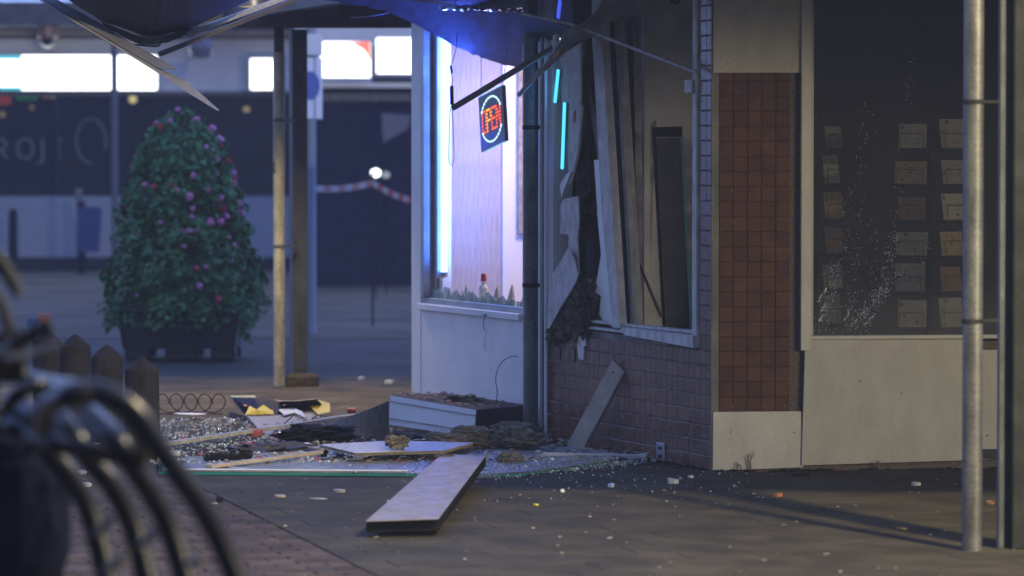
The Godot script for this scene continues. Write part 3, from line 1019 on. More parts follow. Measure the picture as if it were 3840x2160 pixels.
func open_sign() -> void:
	var t := thing("open_sign", "crooked LED sign reading OPEN in red inside a white oval", "sign", side(3.38, 1.826, -0.03))
	# hangs in the window plane, dropped at its near end
	var ex := (UL * 0.46 - UP * 0.02).normalized()
	var ez := NL
	ex = (-UL * cos(0.16) + UP * sin(0.16)).normalized()
	var ey := (UP * cos(0.16) + UL * sin(0.16)).normalized()
	ez = ex.cross(ey)
	if ez.dot(NL) < 0: ez = -ez
	var o := side(3.38, 1.826, -0.03)
	var xf := Transform3D(Basis(ex, ey, ez), o)
	var st := mb()
	bx(st, xf, Vector3(0.43, 0.33, 0.022), 0.004)
	put("case", st, mat(Color(0.008, 0.008, 0.014), 0.35), t)
	var red := glow(Color(1.0, 0.1, 0.03), 0.6)
	var amber := glow(Color(1.0, 0.32, 0.03), 0.6)
	var x0 := -0.155
	for k in 4:
		st = mb()
		for r in 7:
			for c in 5:
				if FONT["OPEN"[k]][r] >> (4 - c) & 1:
					bx(st, xf * Transform3D(Basis(), Vector3(x0 + k * 0.082 + c * 0.0155, 0.062 - r * 0.0205, 0.0125)), Vector3(0.011, 0.012, 0.004))
		put("letter", st, red if k != 1 else amber, t)
	st = mb()
	for k in 30:
		var a := TAU * (k + 0.5) / 30
		if absf(sin(a)) < 0.42: continue
		bx(st, xf * Transform3D(Basis(Vector3.BACK, atan2(0.125 * cos(a), -0.185 * sin(a))), Vector3(0.185 * cos(a), 0.132 * sin(a), 0.0125)), Vector3(0.022, 0.011, 0.004))
	put("oval", st, glow(Color(0.55, 0.85, 1.0), 0.5), t)
	for e in [-1.0, 1.0]:
		st = mb()
		for k in 7: bx(st, xf * Transform3D(Basis(), Vector3(-0.17 + k * 0.056, 0.167 * e, 0.004)), Vector3(0.03, 0.004, 0.012))
		put("edge_led_strip", st, glow(Color(0.3, 0.75, 1.0), 0.3), t)
	st = mb()
	tube(st, [xf * Vector3(0.19, 0.16, 0), side(3.05, 2.46, -0.03)], 0.0018, 5)
	tube(st, [xf * Vector3(-0.19, 0.16, 0), side(3.6, 2.46, -0.03)], 0.0018, 5)
	put("wire", st, m.lath, t)

func hanging_cords() -> void:
	var t := thing("power_cable", "black cable with plug hanging before the blue tube light", "cable", Vector3(-0.327, 2.487, -23.2))
	var st := mb()
	tube(st, curve([Vector3(-0.341, 2.579, -23.2), Vector3(-0.325, 2.464, -23.2), Vector3(-0.32, 2.373, -23.2), Vector3(-0.32, 2.281, -23.2), Vector3(-0.327, 2.212, -23.2), Vector3(-0.35, 2.136, -23.2)], 5), 0.0022, 6)
	tube(st, curve([Vector3(-0.352, 2.087, -23.2), Vector3(-0.345, 2.051, -23.2), Vector3(-0.348, 2.014, -23.2)], 4), 0.0022, 6)
	tube(st, curve([Vector3(-0.362, 1.908, -23.2), Vector3(-0.375, 1.89, -23.2), Vector3(-0.389, 1.871, -23.2)], 4), 0.0012, 6)
	put("cable", st, m.black, t)
	st = mb()
	bar(st, Vector3(-0.355, 2.133, -23.2), Vector3(-0.348, 2.087, -23.2), 0.016, 0.014, 0.002, Vector3.RIGHT)
	put("connector", st, m.black, t)
	st = mb()
	bar(st, Vector3(-0.35, 2.014, -23.2), Vector3(-0.348, 1.903, -23.2), 0.018, 0.022, 0.003, Vector3.RIGHT)
	put("adapter", st, m.black, t)
	st = mb()
	tube(st, curve([Vector3(-0.355, 1.894, -23.2), Vector3(-0.362, 1.821, -23.2), Vector3(-0.364, 1.705, -23.2), Vector3(-0.366, 1.602, -23.2), Vector3(-0.357, 1.558, -23.2), Vector3(-0.343, 1.563, -23.2), Vector3(-0.336, 1.602, -23.2), Vector3(-0.339, 1.705, -23.2), Vector3(-0.343, 1.821, -23.2), Vector3(-0.348, 1.894, -23.2)], 5), 0.0028, 7)
	tag(put("cord_loop", st, m.frost), "long white cord loop hanging below the black adapter", "cord")
	st = mb()
	tube(st, curve([Vector3(-0.092, 0.173, -23.05), Vector3(-0.085, 0.249, -23.05), Vector3(-0.094, 0.307, -23.05), Vector3(-0.087, 0.364, -23.05), Vector3(-0.06, 0.417, -23.05), Vector3(-0.018, 0.447, -23.05), Vector3(0.016, 0.454, -23.05), Vector3(0.032, 0.447, -23.05)], 5), 0.0026, 6)
	tag(put("wire", st, m.lath), "thin bent wire rising from the white box before the panel", "wire")
	st = mb()
	tube(st, curve([side(3.36, 0.665, 0.03), side(3.37, 0.62, 0.035), side(3.40, 0.58, 0.02)], 4), 0.0022, 5)
	tube(st, curve([side(3.36, 0.60, 0.02), side(3.38, 0.55, 0.02), side(3.41, 0.50, 0.018), side(3.39, 0.46, 0.016)], 4), 0.0012, 5)
	bx(st, Transform3D(Basis(), side(3.35, 0.672, 0.03)), Vector3(0.03, 0.008, 0.01))
	tag(put("twig", st, m.brown_wood), "dark broken splinter hanging over the white panel's sill", "splinter")

# ---------- the torn bay between the pier and the corner ----------
func torn(called: String, label: String, category: String, pts: Array, off: Vector3, mt: Material, group := "torn boards in the broken bay") -> MeshInstance3D:
	var st := mb()
	plate(st, pts, off)
	var o := put(called, st, mt)
	tag(o, label, category, group)
	return o

func broken_bay() -> void:
	var inn := -NL
	var wf := thing("window_frame", "white window frame around the gaping opening above the tiled wall", "window", side(0.9, 0.66, 0))
	var st := mb()
	sbx(st, 0.177, 0.235, 0.62, 2.5, -0.05, 0.012, 0.004)
	put("jamb", st, m.old_white, wf)
	st = mb()
	plate(st, [side(0.178, 0.622, 0.03), side(1.13, 0.648, 0.03), side(1.2, 0.672, 0.03), side(1.16, 0.69, 0.03), side(0.178, 0.685, 0.03)], inn * 0.05)
	put("sill", st, m.old_white, wf)
	st = mb()
	sbx(st, 0.236, 1.8, 0.69, 0.706, -0.06, -0.005, 0.003)
	put("inner_sill", st, m.old_white, wf)
	st = mb()
	sbx(st, 1.2, 1.75, 0.655, 0.67, -0.04, 0.012, 0.003)
	put("broken_sill", st, m.old_white, wf)
	st = mb()
	sbx(st, 0.2, 0.3, 1.93, 2.0, 0.012, 0.03, 0.004)
	put("bracket", st, m.old_white, wf)
	# the post between the panes, split and pushed over
	var po := thing("split_post", "white timber post split lengthwise and leaning in the opening", "post", side(1.3, 0.7, 0))
	st = mb()
	plate(st, [side(1.23, 0.68, 0.02), side(1.33, 0.68, 0.02), side(1.5, 1.3, 0.018), side(1.66, 2.3, 0.015), side(1.66, 2.5, 0.015), side(1.52, 2.5, 0.015), side(1.5, 2.2, 0.015)], inn * 0.045)
	put("outer_half", st, m.old_white, po)
	st = mb()
	plate(st, [side(1.25, 0.69, -0.032), side(1.32, 0.69, -0.032), side(1.66, 2.5, -0.038), side(1.54, 2.5, -0.038)], inn * 0.018)
	put("split_core", st, m.brown_wood, po)
	st = mb()
	plate(st, [side(1.19, 0.70, -0.052), side(1.26, 0.70, -0.052), side(1.6, 2.5, -0.060), side(1.5, 2.5, -0.060)], inn * 0.05)
	put("inner_half", st, m.old_beige, po)
	# boards inside the opening, seen end on
	torn("inner_board", "upright grey board standing inside the opening", "board", [Vector3(0.666, 2.483, -21.95), Vector3(0.708, 2.483, -21.95), Vector3(0.72, 0.679, -21.95), Vector3(0.686, 0.679, -21.95)], Vector3(0, 0, -0.05), m.old_beige)
	torn("inner_board", "tapering beige board beside the grey one inside the opening", "board", [Vector3(0.728, 1.744, -22), Vector3(0.795, 1.809, -22), Vector3(0.77, 1.241, -22), Vector3(0.751, 0.677, -22), Vector3(0.722, 0.677, -22)], Vector3(0, 0, -0.04), m.old_beige)
	torn("brace", "thin dark brace lying across the shelf stack in the opening", "board", [Vector3(0.673, 1.052, -21.85), Vector3(0.684, 1.061, -21.85), Vector3(0.821, 0.739, -21.85), Vector3(0.808, 0.722, -21.85)], Vector3(0, 0, -0.01), m.lath)
	var sh := thing("shelf_stack", "narrow grey stack of shelves deep in the opening", "shelf", Vector3(0.795, 0.668, -22.2))
	for k in 6:
		torn_part("shelf", [Vector3(0.765, 1.042, -22.1), Vector3(0.826, 1.042, -22.1), Vector3(0.826, 0.985, -22.1), Vector3(0.765, 0.985, -22.1)], k, sh)
	# a glass door leaf leaning inside
	var door := thing("glass_door", "dark glass door leaf leaning inside the broken opening", "door", Vector3(0.864, 0.668, -21.6))
	st = mb()
	plate(st, [Vector3(0.759, 1.709, -21.65), Vector3(0.778, 1.709, -21.65), Vector3(0.836, 0.674, -21.65), Vector3(0.816, 0.674, -21.65)], Vector3(0, 0, -0.03))
	plate(st, [Vector3(0.759, 1.763, -21.65), Vector3(0.92, 1.767, -21.65), Vector3(0.922, 1.711, -21.65), Vector3(0.759, 1.709, -21.65)], Vector3(0, 0, -0.03))
	put("stile", st, m.darkpaint, door)
	st = mb()
	plate(st, [Vector3(0.915, 1.72, -21.62), Vector3(0.925, 1.72, -21.62), Vector3(0.976, 0.671, -21.62), Vector3(0.966, 0.671, -21.62)], Vector3(0, 0, -0.015))
	put("glass_edge", st, m.teal, door)
	st = mb()
	plate(st, [Vector3(0.778, 1.707, -21.64), Vector3(0.913, 1.709, -21.64), Vector3(0.964, 0.672, -21.64), Vector3(0.837, 0.675, -21.64)], Vector3(0, 0, -0.006))
	put("glass", st, m.pane_dark, door)
	st = mb()
	plate(st, [side(1.62, 0.1, -0.28), side(1.62, 0.1, -1.6), side(1.62, 2.6, -1.6), side(1.62, 2.6, -0.28)], UL * 0.05)
	tag(put("inner_wall", st, m.room), "pale grey wall seen through the upper part of the opening", "wall")
	# what is left of the bay's cladding
	torn("torn_board", "pale board strip with a split edge and a red patch, beside the LED strips", "board", [Vector3(0.268, 2.166, -22.49), Vector3(0.379, 2.235, -22.186), Vector3(0.375, 1.897, -22.197), Vector3(0.383, 1.886, -22.174), Vector3(0.371, 1.67, -22.208), Vector3(0.356, 1.586, -22.248), Vector3(0.337, 1.502, -22.301), Vector3(0.322, 1.444, -22.342), Vector3(0.315, 1.535, -22.359), Vector3(0.302, 1.813, -22.395), Vector3(0.281, 1.898, -22.454)], inn * 0.014, m.old_white)
	torn("red_patch", "small red patch on the pale split board", "scrap", [Vector3(0.341, 1.847, -22.278), Vector3(0.351, 1.864, -22.249), Vector3(0.349, 1.803, -22.255), Vector3(0.343, 1.79, -22.272), Vector3(0.336, 1.807, -22.29)], inn * 0.003, mat(Color(0.4, 0.03, 0.03), 0.6), "")  # small red patch laid on the board
	torn("torn_sheet", "crumpled bluish white sheet strip hanging below the LED strips", "sheet", [Vector3(0.27, 1.334, -22.427), Vector3(0.293, 1.369, -22.362), Vector3(0.363, 1.384, -22.169), Vector3(0.37, 1.239, -22.151), Vector3(0.361, 1.15, -22.174), Vector3(0.368, 0.952, -22.157), Vector3(0.353, 0.929, -22.197), Vector3(0.336, 1.016, -22.244), Vector3(0.315, 1.059, -22.303), Vector3(0.315, 1.17, -22.303), Vector3(0.27, 1.172, -22.427), Vector3(0.274, 1.279, -22.415)], inn * 0.008, m.old_white)
	torn("torn_sheet", "scratched white sheet folded diagonally down to the tile wall", "sheet", [Vector3(0.208, 0.92, -22.508), Vector3(0.258, 0.995, -22.371), Vector3(0.314, 1.101, -22.218), Vector3(0.35, 1.019, -22.119), Vector3(0.364, 0.952, -22.079), Vector3(0.35, 0.903, -22.119), Vector3(0.309, 0.828, -22.23), Vector3(0.249, 0.718, -22.394), Vector3(0.197, 0.609, -22.538)], inn * 0.008, m.old_white)
	torn("torn_sheet", "white sliver hanging from the end of the lower LED strip", "sheet", [Vector3(0.27, 1.452, -22.455), Vector3(0.302, 1.502, -22.367), Vector3(0.328, 1.524, -22.296), Vector3(0.311, 1.469, -22.343), Vector3(0.289, 1.417, -22.402), Vector3(0.279, 1.368, -22.431), Vector3(0.268, 1.434, -22.461)], inn * 0.004, m.frost)
	torn("torn_sheet", "bluish white torn sheet left of the split post, ragged at the foot", "sheet", [Vector3(0.452, 1.586, -22.073), Vector3(0.503, 1.586, -21.931), Vector3(0.526, 1.156, -21.868), Vector3(0.555, 0.67, -21.789), Vector3(0.506, 0.693, -21.924), Vector3(0.479, 0.738, -21.997), Vector3(0.489, 0.838, -21.969), Vector3(0.456, 0.856, -22.06), Vector3(0.489, 1.067, -21.97), Vector3(0.473, 1.241, -22.015)], inn * 0.008, m.frost)
	torn("stud", "brown bare timber stud in the torn bay", "post", [Vector3(0.404, 1.235, -22.349), Vector3(0.446, 1.271, -22.234), Vector3(0.459, 0.929, -22.199), Vector3(0.438, 0.673, -22.256), Vector3(0.417, 0.67, -22.314), Vector3(0.421, 0.948, -22.302)], inn * 0.05, m.brown_wood)
	torn("stud", "tall dark timber stud behind the torn boards", "post", [Vector3(0.375, 2.282, -22.488), Vector3(0.417, 2.278, -22.372), Vector3(0.418, 1.235, -22.37), Vector3(0.388, 1.234, -22.452)], inn * 0.06, m.brown_wood)
	torn("stud", "narrow brown stud against the white pier", "post", [Vector3(0.237, 1.906, -22.693), Vector3(0.254, 1.905, -22.645), Vector3(0.269, 1.546, -22.603), Vector3(0.252, 0.915, -22.65), Vector3(0.235, 0.903, -22.698)], inn * 0.05, m.brown_wood)
	torn("splinter", "long pale splinter leaning across the dark gap", "splinter", [Vector3(0.398, 2.066, -22.279), Vector3(0.411, 2.054, -22.244), Vector3(0.486, 1.7, -22.037), Vector3(0.505, 1.438, -21.986), Vector3(0.49, 1.438, -22.025), Vector3(0.461, 1.679, -22.105)], inn * 0.01, m.lath)
	torn("splinter", "short pale splinter at the foot of the brown stud", "splinter", [Vector3(0.413, 0.931, -22.119), Vector3(0.43, 0.926, -22.073), Vector3(0.437, 0.736, -22.056), Vector3(0.422, 0.712, -22.096)], inn * 0.01, m.old_beige)
	# dark backing in place of the shade deep in the gap
	st = mb()
	sbx(st, 1.66, 2.3, 0.66, 2.5, -0.36, -0.33)
	tag(put("gap_shade_backing", st, m.brown_wood), "dark brown backing sheet that stands in for shade deep in the torn gap", "board")
	# insulation pulled out of the wall
	var wool := thing("insulation", "dark mossy clump of torn insulation on the tile wall's edge", "insulation", side(1.9, 0.66, 0))
	st = mb()
	for q in [[1455, 770, 0.10, 0.10], [1425, 805, 0.09, 0.06], [1400, 825, 0.06, 0.04], [1470, 725, 0.05, 0.08], [1478, 790, 0.05, 0.07]]:
		var c := side(2.25 - (q[0] - 1400) * 0.0062, (1108.0 - q[1]) / 470.0, -0.02)
		clump(st, c, UL * q[2] * 1.1, UP * q[3], NL * 0.055, 1.1, int(q[0]), 28, 44)
	put("wool", st, m.moss_wool, wool)
	st = mb()
	fibres(st, side(1.95, 0.71, -0.01), UL * 0.22, UP * 0.09, NL * 0.07, 900, 0.05)
	put("fibre", st, m.moss_wool, wool)
	wool = thing("insulation", "grey brown insulation hanging in the gap beside the stud", "insulation", side(1.75, 1.6, 0))
	st = mb()
	clump(st, Vector3(0.422, 1.48, -22.359), UL * 0.09, UP * 0.22, NL * 0.05, 0.8, 77, 20, 20)
	clump(st, Vector3(0.404, 1.269, -22.349), UL * 0.07, UP * 0.06, NL * 0.04, 1.0, 78, 12, 16)
	put("wool", st, m.brown_wood, wool)
	st = mb()
	fibres(st, Vector3(0.417, 1.325, -22.315), UL * 0.08, UP * 0.12, NL * 0.05, 120, 0.05)
	put("fibre", st, m.wool, wool)
	# LED strips ripped loose
	var k := 0
	for q in [[Vector3(0.259, 2.092, -22.457), Vector3(0.241, 1.908, -22.505), "upper cyan LED strip on the torn bay's edge"], [Vector3(0.293, 1.906, -22.362), Vector3(0.28, 1.535, -22.397), "longer lower cyan LED strip on the torn board"]]:
		var t := thing("led_strip", q[2], "light", q[1], 0.0, "LED strips in the broken bay")
		st = mb()
		bar(st, q[0], q[1], 0.02, 0.012, 0.002, NL)
		put("strip", st, glow(Color(0.07, 0.6, 1.0), 0.5), t)
		st = mb()
		bar(st, q[0] - NL * 0.01, q[1] - NL * 0.01, 0.026, 0.006, 0.0, NL)
		put("profile", st, m.alu, t)
		area("strip_light", t.to_local((q[0] + q[1]) / 2.0 + NL * 0.02), NL, Vector2(0.03, 0.25), Color(0.08, 0.4, 1.0), 0.03, t)
		k += 1
	var lt := thing("led_strip", "dim blue LED strip high above the torn board, cut by the rod", "light", Vector3(0.258, 2.326, -22.457), 0.0, "LED strips in the broken bay")
	st = mb()
	bar(st, Vector3(0.269, 2.48, -22.428), Vector3(0.258, 2.379, -22.457), 0.03, 0.012, 0.002, NL)
	put("strip", st, glow(Color(0.06, 0.12, 0.9), 0.3), lt)
	st = mb()
	bar(st, Vector3(0.269, 2.276, -22.428), Vector3(0.259, 2.241, -22.457), 0.022, 0.01, 0.002, NL)
	put("loose_diode", st, glow(Color(0.6, 0.8, 1.0), 0.35), lt)
	# small things on the tile wall
	var bits := thing("hanging_clip", "white glazed clip plate dangling under the broken sill", "clip", side(1.85, 0.6, 0))
	st = mb()
	plate(st, [Vector3(0.357, 0.613, -22.152), Vector3(0.376, 0.62, -22.1), Vector3(0.38, 0.482, -22.088), Vector3(0.37, 0.482, -22.117), Vector3(0.361, 0.55, -22.14)], inn * 0.01)
	put("plate", st, m.white, bits)
	st = mb()
	plate(st, [Vector3(0.378, 0.62, -22.094), Vector3(0.403, 0.621, -22.025), Vector3(0.405, 0.562, -22.019), Vector3(0.395, 0.556, -22.048), Vector3(0.393, 0.483, -22.053), Vector3(0.382, 0.482, -22.082)], inn * 0.01)
	put("plate", st, m.white, bits)
	var vent := thing("wall_vent", "small grey vent plate low on the tiled wall", "vent", side(0.67, 0, 0))
	st = mb()
	sbx(st, 0.615, 0.73, 0.005, 0.1, 0.001, 0.01, 0.003)
	put("plate", st, m.alu, vent)
	for q in [0.03, 0.072]:
		st = mb()
		sbx(st, 0.65, 0.695, q - 0.009, q + 0.009, 0.0102, 0.0125)
		put("slot", st, m.black, vent)

func torn_part(called: String, pts: Array, k: int, parent: Node) -> void:
	var st := mb()
	var moved := []
	for p in pts: moved.append(p - UP * (0.047 * k))
	plate(st, moved, Vector3(0, 0, -0.06))
	put(called, st, m.old_beige, parent)

# ---------- cracked window of the corner shop, with its card racks ----------
func front_window() -> void:
	var t := thing("display_window", "large cracked display window above the white boards", "window", front(1.3, 0.67, 0))
	var st := mb()
	plate(st, [front(0.458, 0.615, 0.035), front(0.508, 0.615, 0.035), front(0.508, 2.62, 0.035), front(0.458, 2.62, 0.035)], NR * -0.033)
	put("post", st, m.cream, t)
	st = mb()
	fbx(st, 0.509, 0.524, 0.69, 2.55, -0.03, 0.02, 0.003)
	put("bead", st, m.cream2, t)
	st = mb()
	fbx(st, 0.483, 3.2, 0.669, 0.689, -0.05, 0.03, 0.003)
	put("sill", st, m.cream, t)
	st = mb()
	fbx(st, 0.525, 3.19, 0.6895, 2.54, -0.016, -0.010)
	put("pane", st, m.pane, t)
	# chips along the cracks, opaque white in place of the glints
	st = mb()
	var lines := [[0.56, 0.72, 0.64, 1.05, 90], [0.6, 0.78, 0.72, 1.45, 50], [0.7, 0.72, 0.95, 1.0, 70], [0.72, 0.8, 0.8, 1.9, 60], [0.8, 0.7, 0.86, 1.3, 30], [0.9, 0.9, 1.05, 2.2, 40], [0.85, 0.85, 0.95, 1.2, 60], [0.6, 0.7, 1.4, 1.5, 40]]
	for q in lines:
		for i in q[4] * 3:
			var k := rng.randf()
			var p := front(lerpf(q[0], q[2], k) + rng.randfn(0, 0.02), lerpf(q[1], q[3], k ** 1.4) + rng.randfn(0, 0.02), -0.0085)
			if (p - CORNER).dot(UR) < 0.53: continue
			chip(st, p, rng.randf_range(0.0012, 0.0044))
	for q in [[0.73, 0.735, 0.815, 0.83], [0.80, 0.745, 0.86, 0.80], [0.56, 0.76, 0.585, 0.80], [0.57, 0.81, 0.59, 0.85], [0.555, 0.86, 0.575, 0.9], [0.585, 0.9, 0.6, 0.935], [0.69, 0.76, 0.72, 0.81]]:
		for i in 40:
			var k := rng.randf()
			var p := front(lerpf(q[0], q[2], k) + rng.randfn(0, 0.003), lerpf(q[1], q[3], k) + rng.randfn(0, 0.003), -0.0085)
			chip(st, p, rng.randf_range(0.002, 0.0045))
	var chips := put("glint_chip", st, mat(Color(0.85, 0.86, 0.84), 0.12, {"spec": 0.8}), t)
	chips.set_meta("kind", "stuff")
	# racks of greeting cards
	var wire := mat(Color(0.02, 0.02, 0.022), 0.5)
	card_rack("tall card rack near the window's right", front(1.24, 0.1, -0.42), 1.0, wire, "right")
	card_rack("card rack close to the white window post", front(0.74, 0.1, -0.95), 0.75, wire, "left")
	st = mb()
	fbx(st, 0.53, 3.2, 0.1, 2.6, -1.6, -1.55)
	tag(put("shop_backdrop_wall", st, m.room_shaded), "back wall of the card shop, its shade put into the colour", "wall")

func chip(st: SurfaceTool, p: Vector3, r: float) -> void:
	var a := rng.randf() * TAU
	var q := []
	for k in 3: q.append(p + (UR * cos(a + k * 2.1) * 0.7 + UP * sin(a + k * 2.1)) * r * rng.randf_range(0.5, 1.3))
	var tip := p + NR * r * rng.randf_range(0.3, 1.2)
	for k in 3: face(st, q[k], q[(k + 1) % 3], tip, p - NR)

func card_picture(n: int) -> ImageTexture:
	var im := Image.create(96, 96, false, Image.FORMAT_RGBA8)
	var g := RandomNumberGenerator.new()
	g.seed = 700 + n
	var paper: Color = [Color(0.78, 0.77, 0.73), Color(0.7, 0.69, 0.67), Color(0.74, 0.66, 0.56), Color(0.66, 0.68, 0.66), Color(0.62, 0.52, 0.42)][n % 5]
	im.fill(paper)
	var inks := [Color(0.35, 0.34, 0.36), Color(0.5, 0.28, 0.28), Color(0.3, 0.36, 0.45), Color(0.55, 0.5, 0.3), Color(0.4, 0.45, 0.36)]
	for k in 9:
		var c: Color = inks[g.randi() % 5].lerp(paper, 0.2)
		var x := g.randi_range(6, 80)
		var y := g.randi_range(8, 80)
		if k < 4:
			im.fill_rect(Rect2i(x, y, g.randi_range(8, 30), 2), c)
		else:
			var r := g.randi_range(2, 9)
			for i in range(-r, r + 1):
				for j in range(-r, r + 1):
					if i * i + j * j <= r * r and x + i > 0 and x + i < 96 and y + j > 0 and y + j < 96 and g.randf() < 0.75: im.set_pixel(x + i, y + j, c)
	return ImageTexture.create_from_image(im)

func card_rack(label: String, foot: Vector3, scale: float, wire: Material, which: String) -> void:
	var t := thing("card_rack", "%s, dark wire stand" % label, "rack", foot, 0.0, "card racks in the display window")
	var st := mb()
	tube(st, [foot, foot + UP * 1.75], 0.016, 10)
	put("pole", st, wire, t)
	st = mb()
	lathe(st, foot, [[0.22, 0.0], [0.22, 0.015], [0.03, 0.03]], 20)
	put("base", st, wire, t)
	var words := ["lowest", "second", "third", "fourth", "fifth", "sixth"]
	var faces := []
	for k in 5:
		var mt := StandardMaterial3D.new()
		mt.albedo_texture = card_picture(k + (7 if which == "left" else 0))
		mt.roughness = 0.6
		faces.append(mt)
	for row in 6:
		var h := 0.62 + row * 0.187
		for col in 2:
			var c := foot + UR * (col * 2 - 1) * 0.115 * (1.0 if scale > 0.9 else 0.8) + UP * h + NR * 0.06
			var w := 0.165 * (1.0 if scale > 0.9 else 0.75) * rng.randf_range(0.82, 1.06)
			c += UR * rng.randf_range(-0.008, 0.008)
			var out := (NR + UR * ((col * 2 - 1) * 0.5 + rng.randf_range(-0.12, 0.12))).normalized()
			var ex := UP.cross(out).normalized()
			var up := (UP - out * 0.16).normalized()
			# holder
			st = mb()
			for e in [-0.42, 0.42]: tube(st, [c + ex * w * e + out * 0.02 - up * 0.012, c + ex * w * e + out * 0.02 + up * 0.07], 0.0018, 5)
			tube(st, [c - ex * w * 0.42 + out * 0.02 + up * 0.07, c + ex * w * 0.42 + out * 0.02 + up * 0.07], 0.0018, 5)
			bar(st, c - ex * w * 0.55 - up * 0.016, c + ex * w * 0.55 - up * 0.016, 0.05, 0.012, 0.0, up)
			bar(st, c - ex * w * 0.55 - up * 0.016, foot + UP * (h - 0.016), 0.01, 0.01)
			put("holder", st, wire, t)
			st = mb()
			var a := c - ex * w / 2 - up * 0.008
			var b := c + ex * w / 2 - up * 0.008
			var hh := 0.15 * rng.randf_range(0.78, 1.05)
			var q := [a, b, b + up * hh, a + up * hh]
			var uv := [Vector2(0, 1), Vector2(1, 1), Vector2(1, 0), Vector2(0, 0)]
			for f in [[0, 1, 2], [0, 2, 3]]:
				var idx: Array = f if (q[f[0]] - q[f[2]]).cross(q[f[0]] - q[f[1]]).dot(out) > 0 else [f[0], f[2], f[1]]
				for v in idx:
					st.set_normal(out); st.set_uv(uv[v]); st.add_vertex(q[v])
			for f in [[0, 1, 2], [0, 2, 3]]:
				var idx: Array = f if (q[f[0]] - q[f[2]]).cross(q[f[0]] - q[f[1]]).dot(out) < 0 else [f[0], f[2], f[1]]
				for v in idx:
					st.set_normal(-out); st.set_uv(Vector2(0.02, 0.02)); st.add_vertex(q[v] - out * 0.002)
			var cd := put("greeting_card", st, faces[(row * 2 + col + row) % 5])
			tag(cd, "card, %s row from below, %s column, rack %s" % [words[row], ["left", "right"][col], "by the white post" if which == "left" else "near the downpipe"], "card", "greeting cards on the racks")

